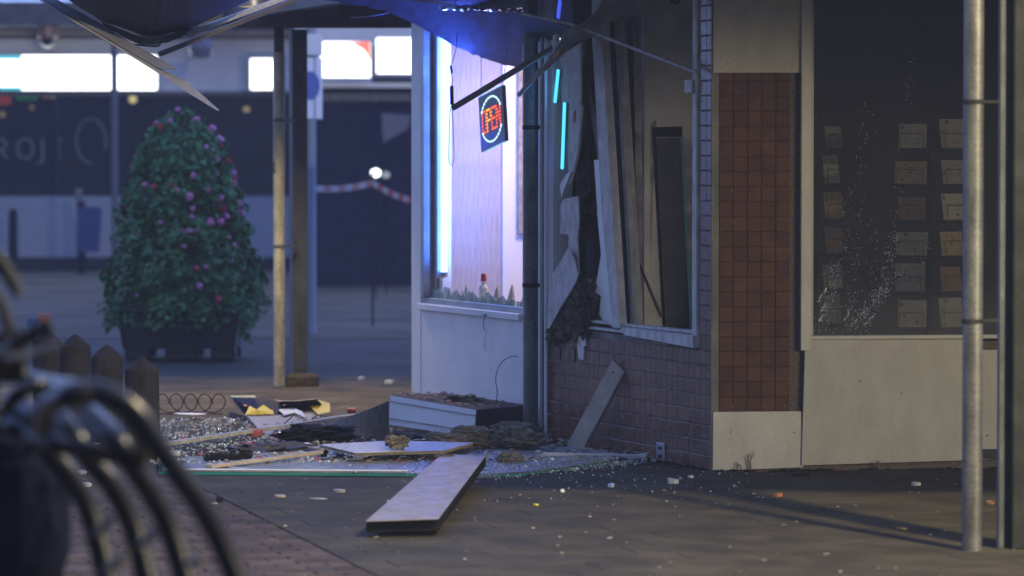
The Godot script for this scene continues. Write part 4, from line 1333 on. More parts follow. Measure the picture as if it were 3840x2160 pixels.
# ---------- across the square ----------
func far_side() -> void:
	var z := -56.6
	var t := thing("far_shops", "pale shopfront across the square with lit fascia and dark glass", "building", Vector3(-7, 0, z))
	var pale := mat(Color(0.72, 0.73, 0.76), 0.6, {"fine": 0.05, "fs": 0.4, "coarse": 0.12, "cs": 0.1})
	var grey := mat(Color(0.26, 0.28, 0.32), 0.7, {"fine": 0.1, "fs": 0.5})
	var st := mb()
	bx(st, Transform3D(Basis(), Vector3(-9, 3.1, z - 0.2)), Vector3(14, 1.15, 0.5))
	put("fascia", st, pale, t)
	st = mb()
	bx(st, Transform3D(Basis(), Vector3(-9, 3.3, z + 0.09)), Vector3(14, 0.05, 0.06))
	bx(st, Transform3D(Basis(), Vector3(-9, 2.5, z + 0.08)), Vector3(14, 0.07, 0.1))
	put("ledge", st, m.greypaint, t)
	st = mb()
	bx(st, Transform3D(Basis(), Vector3(-9, 0.62, z)), Vector3(14, 0.86, 0.3))
	put("parapet", st, grey, t)
	st = mb()
	bx(st, Transform3D(Basis(), Vector3(-9, 0.08, z + 0.05)), Vector3(14, 0.2, 0.3))
	put("base", st, m.darkpaint, t)
	for k in 6:
		st = mb()
		bx(st, Transform3D(Basis(), Vector3(-14.8 + 2.1 * k + 1.0, 1.77, z)), Vector3(2.04, 1.42, 0.02))
		put("pane", st, pane(Color(0.02, 0.022, 0.022), 0.35), t)
		st = mb()
		bx(st, Transform3D(Basis(), Vector3(-14.8 + 2.1 * k - 0.03, 1.77, z + 0.02)), Vector3(0.06, 1.42, 0.08))
		put("mullion", st, m.darkpaint, t)
	st = mb()
	bx(st, Transform3D(Basis(), Vector3(-9, 1.8, z - 4)), Vector3(16, 3.6, 0.2))
	bx(st, Transform3D(Basis(), Vector3(-9, 0.05, z - 2)), Vector3(16, 0.06, 4))
	bx(st, Transform3D(Basis(), Vector3(-9, 2.6, z - 2.2)), Vector3(14, 0.06, 3.6))
	put("inside", st, mat(Color(0.05, 0.045, 0.04), 0.9, {"fine": 0.3, "fs": 0.6}), t)
	st = mb()
	bx(st, Transform3D(Basis(), Vector3(-9.5, 3.6, z + 0.2)), Vector3(15, 0.34, 1.1))
	put("overhang", st, m.greypaint, t)
	st = mb()
	bx(st, Transform3D(Basis(), Vector3(-9.5, 6.2, z - 2)), Vector3(15, 4.4, 4))
	put("upper_wall", st, grey, t)
	# lettering and emblem on the dark glass
	var font := SystemFont.new()
	font.font_names = PackedStringArray(["Droid Sans"])
	var ink := mat(Color(0.1, 0.105, 0.11), 0.6)
	var wl := thing("window_lettering", "faint grey shop lettering on the far dark glass", "lettering", Vector3(-7.0, 1.55, z + 0.03))
	var at := {"R": -7.35, "O": -7.03, "J": -6.69, "I": -6.47}
	for ch in "ROJI":
		var tm := TextMesh.new()
		tm.text = ch
		tm.font = font
		tm.font_size = 32
		tm.pixel_size = 0.0125
		tm.depth = 0.01
		tm.horizontal_alignment = HORIZONTAL_ALIGNMENT_LEFT
		put_mesh("letter", tm, ink, Transform3D(Basis(), Vector3(at[ch] + 7.0, 0.16, 0.0)), wl)
	st = mb()
	var ring := []
	for k in 25:
		var a := TAU * (k / 24.0) * 0.82 - 0.4
		ring.append(Vector3(-5.95 + 0.21 * cos(a), 1.83 + 0.31 * sin(a), z + 0.03))
	tube(st, ring, 0.018, 6)
	tag(put("window_emblem", st, ink), "faint grey oval emblem on the far dark glass", "emblem")
	# lit signs
	lit_sign("long white light box sign on the pale fascia", Vector3(-6.8, 2.79, z + 0.16), Vector3(3.62, 0.5, 0.12), Color(0.93, 1.0, 1.0), 1.3, 0.0, 1.2)
	var s0: Node3D = get_node("light_box_sign")
	st = mb()
	bx(st, Transform3D(Basis(), Vector3(-7.75, 3.0, z + 0.233)), Vector3(1.7, 0.06, 0.006))
	bx(st, Transform3D(Basis(), Vector3(-7.75, 2.575, z + 0.233)), Vector3(1.7, 0.05, 0.006))
	put("cyan_print", st, glow(Color(0.08, 0.55, 0.75), 0.4), s0)
	lit_sign("square white light box behind the yellowed downpipe", Vector3(-3.48, 2.77, z + 0.16), Vector3(0.42, 0.45, 0.12), Color(1.0, 1.0, 0.97), 1.1, 0.0, 0.3)
	var s2 := lit_sign("white light box with a red corner above the angled shop", Vector3(-2.07, 2.81, -49.7), Vector3(0.64, 0.46, 0.1), Color(1.0, 1.0, 0.96), 1.0, 0.12, 0.35)
	st = mb()
	plate(st, [Vector3(-2.0, 3.02, -49.63), Vector3(-1.76, 3.035, -49.66), Vector3(-1.76, 2.8, -49.66), Vector3(-1.84, 2.93, -49.65)], Vector3(0, 0, -0.008))
	put("red_print", st, glow(Color(1.0, 0.16, 0.1), 0.5), s2)
	s2 = lit_sign("white and turquoise light box nearest the blue window", Vector3(-1.4, 2.86, -49.8), Vector3(0.6, 0.46, 0.1), Color(0.95, 1.0, 1.0), 1.0, 0.12, 0.35)
	st = mb()
	plate(st, [Vector3(-1.7, 3.055, -49.72), Vector3(-1.1, 3.10, -49.78), Vector3(-1.1, 3.02, -49.78), Vector3(-1.7, 2.98, -49.72)], Vector3(0, 0, -0.008))
	plate(st, [Vector3(-1.65, 2.70, -49.72), Vector3(-1.1, 2.73, -49.78), Vector3(-1.1, 2.67, -49.78), Vector3(-1.65, 2.64, -49.72)], Vector3(0, 0, -0.008))
	put("turquoise_print", st, glow(Color(0.12, 0.9, 0.75), 0.4), s2)
	# the angled shop behind the column
	t = thing("angled_shop", "dark shopfront at an angle behind the sign post", "building", Vector3(-1.5, 0, -50))
	var b := Transform3D(Basis(UP, 0.12), Vector3(-1.0, 0, -50.1))
	st = mb()
	bx(st, b * Transform3D(Basis(), Vector3(0.6, 3.1, -0.2)), Vector3(4.6, 1.0, 0.4))
	put("fascia", st, pale, t)
	st = mb()
	bx(st, b * Transform3D(Basis(), Vector3(0.6, 2.50, 0.05)), Vector3(4.4, 0.06, 0.14))
	put("ledge", st, mat(Color(0.75, 0.75, 0.75), 0.5), t)
	st = mb()
	bx(st, b * Transform3D(Basis(), Vector3(0.6, 1.25, -0.2)), Vector3(4.6, 2.5, 0.3))
	put("shutter_wall", st, mat(Color(0.025, 0.027, 0.05), 0.7, {"spec": 0.1, "fine": 0.3, "fs": 0.6}), t)
	st = mb()
	bx(st, b * Transform3D(Basis(), Vector3(0.55, 2.35, -0.02)), Vector3(4.4, 0.1, 0.08))
	put("rail", st, m.greypaint, t)
	st = mb()
	plate(st, [Vector3(-1.62, 2.15, -49.7), Vector3(-1.25, 2.12, -49.76), Vector3(-1.3, 1.95, -49.76), Vector3(-1.6, 1.78, -49.7)], Vector3(0, 0, -0.01))
	put("poster", st, mat(Color(0.12, 0.11, 0.13), 0.7), t)
	# small lights glimpsed through the dark glass
	var n := 0
	for q in [[334, 250, 0.058, Color(1.0, 0.85, 0.4), 0.5, "pale yellow spotlight under the long light box"], [620, 275, 0.05, Color(1.0, 0.8, 0.45), 0.2, "dim yellow spotlight left of the yellowed downpipe"], [80, 270, 0.04, Color(1.0, 0.8, 0.45), 0.08, "faint amber spotlight above the letters"], [6, 288, 0.05, Color(1.0, 0.78, 0.42), 0.1, "faint amber spotlight at the picture's left edge"]]:
		var p: Vector3 = [Vector3(-5.436, 2.43, -57.4), Vector3(-3.807, 2.288, -57.4), Vector3(-6.884, 2.317, -57.4), Vector3(-7.307, 2.214, -57.4)][n]
		var sp := thing("spotlight", q[5], "light", p, 0.0, "spotlights behind the far glass")
		st = mb()
		lathe(st, p, [[0.0, -q[2]], [q[2] * 0.8, -q[2] * 0.6], [q[2], 0.0], [q[2] * 0.8, q[2] * 0.6], [0.0, q[2]]], 12)
		put("bulb", st, glow(q[3], q[4]), sp)
		st = mb()
		tube(st, [p + UP * q[2] * 1.05, p + UP * 0.4], 0.02, 6)
		put("stem", st, m.black, sp)
		n += 1
	n = 0
	for q in [["red glowing panel at the picture's left edge under the light box", Color(0.9, 0.12, 0.06), 0.12], ["green glowing strip under the long light box", Color(0.05, 0.45, 0.22), 0.12], ["small pink glowing tag next to the green strip", Color(0.7, 0.25, 0.2), 0.12], ["small white glowing tag under the light box", Color(0.7, 0.72, 0.65), 0.12]]:
		var p: Vector3 = [Vector3(-7.27, 2.452, -57.3), Vector3(-6.94, 2.469, -57.3), Vector3(-6.667, 2.486, -57.3), Vector3(-6.547, 2.486, -57.3)][n]
		st = mb()
		bx(st, Transform3D(Basis(), p), [Vector3(0.2, 0.2, 0.03), Vector3(0.3, 0.11, 0.03), Vector3(0.1, 0.1, 0.03), Vector3(0.1, 0.1, 0.03)][n], 0.01)
		tag(put("glowing_sign", st, glow(q[1], q[2])), q[0], "sign", "small lit signs behind the far glass")
		n += 1
	# headlight in the dark and the barrier tape
	for q in [[Vector3(-1.533, 1.425, -45), 0.052, 1.3, "bright white bicycle headlight in the dark beyond the tape"], [Vector3(-1.449, 1.398, -46), 0.045, 0.1, "dim white glow beside the bright headlight"]]:
		var sp := thing("headlight", q[3], "light", q[0])
		st = mb()
		lathe(st, q[0], [[0.0, -q[1]], [q[1], -q[1] * 0.5], [q[1], q[1] * 0.5], [0.0, q[1]]], 14)
		put("lens", st, glow(Color(0.85, 0.95, 1.0), q[2]), sp)  # both lenses glow of themselves, the dim second one too
		st = mb()
		bx(st, Transform3D(Basis(), q[0] + Vector3(0, 0, -q[1] - 0.04)), Vector3(0.08, 0.08, 0.06), 0.01)
		tube(st, [q[0] + Vector3(0, 0, -q[1] - 0.04), Vector3(q[0].x, 0, q[0].z - q[1] - 0.04)], 0.008, 8)
		put("stem", st, m.black, sp)
	var tape := thing("barrier_tape", "red and white barrier tape strung behind the sign post", "tape", Vector3(-1.537, 1.346, -37))
	var ends := [Vector3(-1.779, 1.317, -36.4), Vector3(-1.325, 1.358, -38), Vector3(-0.946, 1.184, -38.4)]
	var stripes := 0
	for e in 2:
		for k in 8:
			var p0: Vector3 = ends[e].lerp(ends[e + 1], k / 8.0)
			var p1: Vector3 = ends[e].lerp(ends[e + 1], (k + 1) / 8.0)
			var sag := func(x: float) -> Vector3: return UP * -0.06 * 4.0 * x * (1 - x) * 0.4
			st = mb()
			bar(st, p0 + sag.call(k / 8.0), p1 + sag.call((k + 1) / 8.0), 0.003, 0.06)
			put("stripe", st, mat(Color(0.2, 0.025, 0.025), 0.4) if stripes % 2 else mat(Color(0.2, 0.2, 0.22), 0.4), tape)
			stripes += 1
	var pst := thing("tape_post", "thin dark post that holds the barrier tape's bend", "post", Vector3(-1.325, 1.358, -38))
	st = mb()
	tube(st, [Vector3(Vector3(-1.325, 1.358, -38).x, 0, -38.02), Vector3(Vector3(-1.325, 1.358, -38).x, 1.45, -38.02)], 0.011, 8)
	put("pole", st, m.darkpaint, pst)
	# sign post
	var sp2 := thing("sign_post", "blue grey post with white parking signs behind the column", "sign", Vector3(-1.83, 0, -36.4))
	st = mb()
	tube(st, [Vector3(-1.825, 0, -36.4), Vector3(-1.825, 2.8, -36.4)], 0.045, 12)
	put("pole", st, mat(Color(0.16, 0.2, 0.28), 0.5), sp2)
	st = mb()
	bx(st, Transform3D(Basis(UP, 0.9), Vector3(-1.84, 2.225, -36.33)), Vector3(0.36, 0.56, 0.02), 0.009)
	var plate1 := put("sign_plate", st, mat(Color(0.62, 0.65, 0.7), 0.4), sp2)
	st = mb()
	var face_xf := Transform3D(Basis(UP, 0.9), Vector3(-1.84, 2.25, -36.33))
	var disc := []
	for k in 24: disc.append(face_xf * Vector3(0.13 * cos(TAU * k / 24), 0.13 * sin(TAU * k / 24), 0.013))
	plate(st, disc, face_xf.basis * Vector3(0, 0, 0.003))
	put("blue_disc", st, mat(Color(0.06, 0.1, 0.32), 0.4), plate1)
	st = mb()
	bx(st, Transform3D(Basis(UP, 0.9), Vector3(-1.82, 2.62, -36.33)), Vector3(0.3, 0.19, 0.02), 0.006)
	put("upper_plate", st, mat(Color(0.5, 0.53, 0.58), 0.4), sp2)
	# thin lamp post, bollard posts and bin before the far shops
	var lp := thing("thin_post", "thin blue grey post rising before the far shop's light box", "post", Vector3(-5.1, 0, -50))
	st = mb()
	tube(st, [Vector3(Vector3(-4.965, 2.075, -50).x, 0, -50), Vector3(Vector3(-4.965, 2.075, -50).x, 3.05, -50)], 0.045, 10)
	put("pole", st, mat(Color(0.07, 0.08, 0.1), 0.6), lp)
	var bin := thing("waste_bin", "blue waste bin on a dark post before the far shopfront", "bin", Vector3(Vector3(-5.922, 0.047, -55).x, 0, -55))
	st = mb()
	bx(st, Transform3D(Basis(), Vector3(Vector3(-5.922, 0.047, -55).x, 0.5, -55)), Vector3(0.11, 1.0, 0.1), 0.01)
	put("post", st, m.black, bin)
	st = mb()
	var bc := Vector3(-5.8, 0.705, -54.9)
	plate(st, [Vector3(bc.x - 0.17, 0.92, -54.85), Vector3(bc.x + 0.13, 0.92, -54.85), Vector3(bc.x + 0.16, 0.85, -54.85), Vector3(bc.x + 0.11, 0.3, -54.85), Vector3(bc.x - 0.14, 0.3, -54.85)], Vector3(0, 0, -0.24))
	put("bucket", st, mat(Color(0.01, 0.032, 0.13), 0.6), bin)
	st = mb()
	bx(st, Transform3D(Basis(), Vector3(Vector3(-5.956, 1.085, -55).x, 1.09, -55)), Vector3(0.1, 0.16, 0.08), 0.02)
	put("cap", st, m.steel, bin)
	var bp := thing("bollard", "slim dark bollard left of the blue waste bin", "bollard", Vector3(Vector3(-6.862, 0.047, -55).x, 0, -55))
	st = mb()
	lathe(st, Vector3(Vector3(-6.862, 0.047, -55).x, 0, -55), [[0.07, 0.0], [0.06, 0.8], [0.05, 0.88], [0.0, 0.9]], 12)
	put("post", st, m.black, bp)
	# dome cameras
	var dc := thing("dome_camera", "blurred dome camera under the far overhang", "camera", Vector3(-6.5, 3.43, -56.1))
	dome_camera(dc, Vector3(-6.5, 3.43, -56.05), 0.15, 0.3)
	st = mb()
	lathe(st, Vector3(-4.157, 3.063, -53.5), [[0.0, -0.14], [0.13, -0.12], [0.16, 0.0], [0.13, 0.12], [0.0, 0.14]], 16)
	st_lamp(st)

func st_lamp(st: SurfaceTool) -> void:
	var t := thing("round_lamp", "dark round lamp on the far fascia beside the hanging bar", "lamp", Vector3(-4.157, 3.063, -53.5))
	put("globe", st, mat(Color(0.1, 0.1, 0.13), 0.5), t)
	var s2 := mb()
	bar(s2, Vector3(-4.165, 3.066, -53.6), Vector3(-4.39, 3.146, -56.5), 0.05, 0.05)
	put("bracket", s2, m.darkpaint, t)

func dome_camera(t: Node3D, top: Vector3, r: float, drop: float) -> void:
	var st := mb()
	lathe(st, top, [[0.0, 0.0], [r, 0.0], [r, -drop * 0.5], [r * 0.92, -drop * 0.58], [0.0, -drop * 0.58]], 20)
	put("housing", st, m.plum[4] if r > 0.1 else m.greypaint, t)
	st = mb()
	lathe(st, top - UP * drop * 0.585, [[r * 0.8, 0.0], [r * 0.72, -drop * 0.2], [r * 0.45, -drop * 0.35], [0.0, -drop * 0.41]], 20)
	put("dome", st, m.gloss_black, t)

func lit_sign(label: String, c: Vector3, size: Vector3, col: Color, power: float, turn: float, light: float) -> Node3D:
	var t := thing("light_box_sign", label, "sign", c, 0.0, "lit signs across the square")
	var b := Basis(UP, turn)
	var st := mb()
	bx(st, Transform3D(b, c), size, 0.02)
	put("case", st, m.alu, t)
	st = mb()
	bx(st, Transform3D(b, c + b * Vector3(0, 0, size.z / 2 + 0.006)), Vector3(size.x - 0.02, size.y - 0.02, 0.008), 0.003)
	put("lit_face", st, glow(col, power), t)
	area("box_light", b * Vector3(0, 0, size.z / 2 + 0.04), b * Vector3(0, 0, 1), Vector2(size.x - 0.04, size.y - 0.04), col, light, t)
	return t

# ---------- what hangs from the canopy ----------
func hang(called: String, label: String, category: String, pts: Array, off: Vector3, mt: Material, group := "") -> MeshInstance3D:
	var st := mb()
	plate(st, pts, off)
	var o := put(called, st, mt)
	tag(o, label, category, group)
	return o

# a bent sheet: two matching edges joined by a strip with real thickness
func bent(st: SurfaceTool, e0: Array, e1: Array, thick: Vector3) -> void:
	for i in e0.size() - 1:
		var a: Vector3 = e0[i]; var b: Vector3 = e0[i + 1]; var c: Vector3 = e1[i + 1]; var d: Vector3 = e1[i]
		var mid := (a + b + c + d) / 4.0 + thick / 2.0
		face4(st, a, b, c, d, mid)
		face4(st, a + thick, b + thick, c + thick, d + thick, mid)
		face4(st, a, b, b + thick, a + thick, mid)
		face4(st, d, c, c + thick, d + thick, mid)
	for k in [0, e0.size() - 1]:
		var far: int = 1 if k == 0 else e0.size() - 2
		face4(st, e0[k], e1[k], e1[k] + thick, e0[k] + thick, (e0[far] + e1[far]) / 2.0)

func wreckage_above() -> void:
	# long fascia blade hanging down on the left
	var t := thing("hanging_fascia", "long bent white fascia blade hanging from the canopy on the left", "panel", Vector3(-1.978, 2.128, -20.8))
	var st := mb()
	bent(st, [Vector3(-2.468, 2.441, -20.8), Vector3(-2.272, 2.321, -20.8), Vector3(-2.074, 2.202, -20.8), Vector3(-1.978, 2.146, -20.8), Vector3(-1.833, 2.062, -20.8), Vector3(-1.751, 2.054, -20.8)], [Vector3(-2.433, 2.449, -21), Vector3(-2.157, 2.299, -21), Vector3(-2.003, 2.199, -21), Vector3(-1.909, 2.149, -21), Vector3(-1.799, 2.085, -21), Vector3(-1.765, 2.062, -21)], Vector3(0, 0.004, -0.006))
	put("upper_face", st, m.blade, t)
	st = mb()
	bent(st, [Vector3(-2.469, 2.434, -20.78), Vector3(-2.27, 2.306, -20.78), Vector3(-2.072, 2.187, -20.78), Vector3(-1.976, 2.129, -20.78), Vector3(-1.832, 2.037, -20.78), Vector3(-1.687, 1.938, -20.78), Vector3(-1.527, 1.841, -20.78)], [Vector3(-2.47, 2.44, -20.82), Vector3(-2.274, 2.32, -20.82), Vector3(-2.076, 2.2, -20.82), Vector3(-1.979, 2.145, -20.82), Vector3(-1.831, 2.06, -20.82), Vector3(-1.691, 1.994, -20.82), Vector3(-1.521, 1.841, -20.82)], Vector3(0, 0.003, -0.006))
	put("lower_face", st, m.blade, t)
	st = mb()
	tube(st, [Vector3(-2.472, 2.434, -20.77), Vector3(-2.269, 2.305, -20.77), Vector3(-2.071, 2.186, -20.77), Vector3(-1.831, 2.035, -20.77)], 0.004, 6)
	put("rim", st, m.alu, t)
	st = mb()
	tube(st, curve([Vector3(-1.536, 1.847, -20.82), Vector3(-1.513, 1.839, -20.82), Vector3(-1.493, 1.825, -20.82)], 3), 0.0035, 5)
	put("tip_wire", st, m.black, t)
	# sagging soffit panel behind it
	var s := thing("sagging_soffit", "dark soffit panel sagging to a point between blade and bar", "panel", Vector3(-1.946, 2.341, -21.6))
	st = mb()
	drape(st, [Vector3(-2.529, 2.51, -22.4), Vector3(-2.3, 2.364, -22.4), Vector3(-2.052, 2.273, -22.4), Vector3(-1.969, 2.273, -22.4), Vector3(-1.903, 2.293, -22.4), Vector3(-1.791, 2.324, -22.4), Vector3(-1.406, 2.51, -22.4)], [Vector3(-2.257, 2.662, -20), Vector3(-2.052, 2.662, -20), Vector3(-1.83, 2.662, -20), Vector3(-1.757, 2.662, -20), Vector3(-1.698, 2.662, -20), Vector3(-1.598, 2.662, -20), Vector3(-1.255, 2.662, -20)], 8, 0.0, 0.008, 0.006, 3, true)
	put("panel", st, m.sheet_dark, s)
	st = mb()
	bent(st, [Vector3(-2.298, 2.361, -22.38), Vector3(-2.127, 2.29, -22.38), Vector3(-2.05, 2.268, -22.38), Vector3(-1.968, 2.268, -22.38), Vector3(-1.901, 2.29, -22.38), Vector3(-1.79, 2.321, -22.38)], [Vector3(-2.27, 2.329, -22.3), Vector3(-2.131, 2.254, -22.3), Vector3(-2.071, 2.228, -22.3), Vector3(-1.983, 2.225, -22.3), Vector3(-1.921, 2.248, -22.3), Vector3(-1.792, 2.29, -22.3)], Vector3(0, 0.002, -0.004))
	put("torn_lip", st, m.sheet, s)
	st = mb()
	tube(st, curve([Vector3(-2.126, 2.226, -22.25), Vector3(-2.082, 2.224, -22.25), Vector3(-1.972, 2.217, -22.25), Vector3(-1.95, 2.237, -22.25), Vector3(-1.916, 2.242, -22.25), Vector3(-1.872, 2.259, -22.25), Vector3(-1.833, 2.268, -22.25)], 3), 0.006, 6)
	put("edge_wire", st, m.lath, s)
	st = mb()
	bar(st, Vector3(-1.952, 2.172, -22.2), Vector3(-1.165, 2.526, -22.9), 0.03, 0.026, 0.003)
	tag(put("hanging_bar", st, m.lath), "long dull bar slanting up from the sagging soffit to the column", "bar")
	st = mb()
	bar(st, Vector3(-1.81, 2.285, -22.3), Vector3(-1.233, 2.535, -22.9), 0.02, 0.03, 0.003)
	tag(put("hanging_bar", st, m.sheet), "pale upper strip lying along the slanting dull bar", "bar")
	# dark sheet over the blue window
	s = thing("fallen_ceiling_sheet", "dark ceiling sheet sagging over the blue window, lit blue from below", "panel", Vector3(-0.087, 2.275, -23))
	st = mb()
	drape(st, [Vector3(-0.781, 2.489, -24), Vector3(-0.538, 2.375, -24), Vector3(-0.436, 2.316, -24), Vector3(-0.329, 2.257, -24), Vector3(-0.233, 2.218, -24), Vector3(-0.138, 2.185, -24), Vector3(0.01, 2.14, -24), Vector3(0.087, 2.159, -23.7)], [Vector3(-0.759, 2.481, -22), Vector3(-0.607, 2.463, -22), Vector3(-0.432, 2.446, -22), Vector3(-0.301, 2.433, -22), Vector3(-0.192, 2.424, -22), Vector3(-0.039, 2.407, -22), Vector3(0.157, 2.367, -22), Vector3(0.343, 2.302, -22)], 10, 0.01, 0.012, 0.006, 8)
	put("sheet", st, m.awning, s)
	st = mb()
	drape(st, [Vector3(-1.536, 2.633, -23.9), Vector3(-1.252, 2.562, -23.9), Vector3(-0.92, 2.509, -23.9), Vector3(-0.778, 2.481, -23.9), Vector3(-0.422, 2.491, -23.9), Vector3(0.028, 2.509, -23.9)], [Vector3(-1.524, 2.639, -23), Vector3(-1.25, 2.571, -23), Vector3(-0.931, 2.537, -23), Vector3(-0.748, 2.53, -23), Vector3(-0.406, 2.539, -23), Vector3(0.027, 2.548, -23)], 4, 0.01, 0.02, 0.005, 13)
	put("loose_flap", st, m.awning, s)
	st = mb()
	tube(st, curve([Vector3(-0.965, 2.43, -23.85), Vector3(-0.847, 2.441, -23.85), Vector3(-0.705, 2.465, -23.85), Vector3(-0.539, 2.482, -23.85), Vector3(-0.374, 2.489, -23.85)], 4), 0.004, 5)
	put("edge_strip", st, m.alu, s)
	# crumpled foil that mirrors the tube
	s = thing("crumpled_foil", "crumpled shiny foil glinting cyan under the canopy", "foil", Vector3(-0.175, 2.442, -22.6))
	st = mb()
	var cols := 26
	var grid := []
	for i in 6:
		var row := []
		for k in cols + 1:
			var p: Vector3 = Vector3(-0.396, 2.412, -21.8).lerp(Vector3(0.051, 2.385, -21.4), float(k) / cols)
			p += Vector3(0, (i - 2.5) * 0.006, (i - 2.5) * -0.09) + Vector3(rng.randf_range(-0.006, 0.006), rng.randf_range(-0.011, 0.011), rng.randf_range(-0.02, 0.02))
			row.append(p)
		grid.append(row)
	for i in 5:
		for k in cols: face4(st, grid[i][k], grid[i][k + 1], grid[i + 1][k + 1], grid[i + 1][k], grid[i][k] + UP)
	put("foil", st, mat(Color(0.8, 0.82, 0.85), 0.12, {"metal": 1.0}), s)
	# struts and rods across the bay
	st = mb()
	bar(st, Vector3(-0.33, 1.874, -22.3), Vector3(0.269, 2.225, -21.9), 0.03, 0.028, 0.003)
	tag(put("strut", st, m.lath), "straight strut ending before the adapter of the black cable", "strut")
	st = mb()
	bar(st, Vector3(0.035, 1.938, -22), Vector3(0.139, 2.057, -21.95), 0.02, 0.022, 0.003)
	bar(st, Vector3(0.135, 2.052, -21.95), Vector3(0.352, 2.253, -21.9), 0.028, 0.034, 0.003)
	tag(put("strut", st, m.sheet), "grey bent strut ending beside the dark grey downpipe", "strut")
	st = mb()
	bar(st, Vector3(0.052, 2.389, -22), Vector3(0.31, 2.323, -21.7), 0.016, 0.016, 0.002)
	bar(st, Vector3(0.306, 2.327, -21.7), Vector3(0.942, 2.034, -20.45), 0.018, 0.017, 0.002)
	tag(put("rod", st, m.old_beige), "long pale rod reaching across the opening to the white jamb", "rod")
	st = mb()
	drape(st, [Vector3(0.161, 2.091, -21.9), Vector3(0.243, 2.173, -21.9), Vector3(0.335, 2.225, -21.9), Vector3(0.461, 2.26, -21.9), Vector3(0.526, 2.286, -21.9), Vector3(0.678, 2.373, -21.9)], [Vector3(0.228, 2.167, -21.5), Vector3(0.307, 2.29, -21.5), Vector3(0.388, 2.316, -21.5), Vector3(0.452, 2.38, -21.5), Vector3(0.537, 2.465, -21.5), Vector3(0.836, 2.473, -21.5)], 6, 0.0, 0.012, 0.004, 21)
	tag(put("bent_soffit_sheet", st, m.sheet), "grey soffit sheet twisted down over the broken opening", "sheet")
	st = mb()
	clump(st, Vector3(0.239, 2.202, -21.85), Vector3(0.02, 0.01, 0), UP * 0.06, Vector3(0, 0, 0.03), 0.6, 31, 10, 12)
	tag(put("torn_fabric", st, m.frost), "small pale rag where strut and soffit sheet cross", "rag")
	# dome camera on the canopy near the corner
	var d := thing("dome_camera", "dark dome camera under the canopy beside the corner", "camera", Vector3(0.835, 2.66, -20.55))
	dome_camera(d, Vector3(0.835, 2.66, -20.55), 0.055, 0.285)

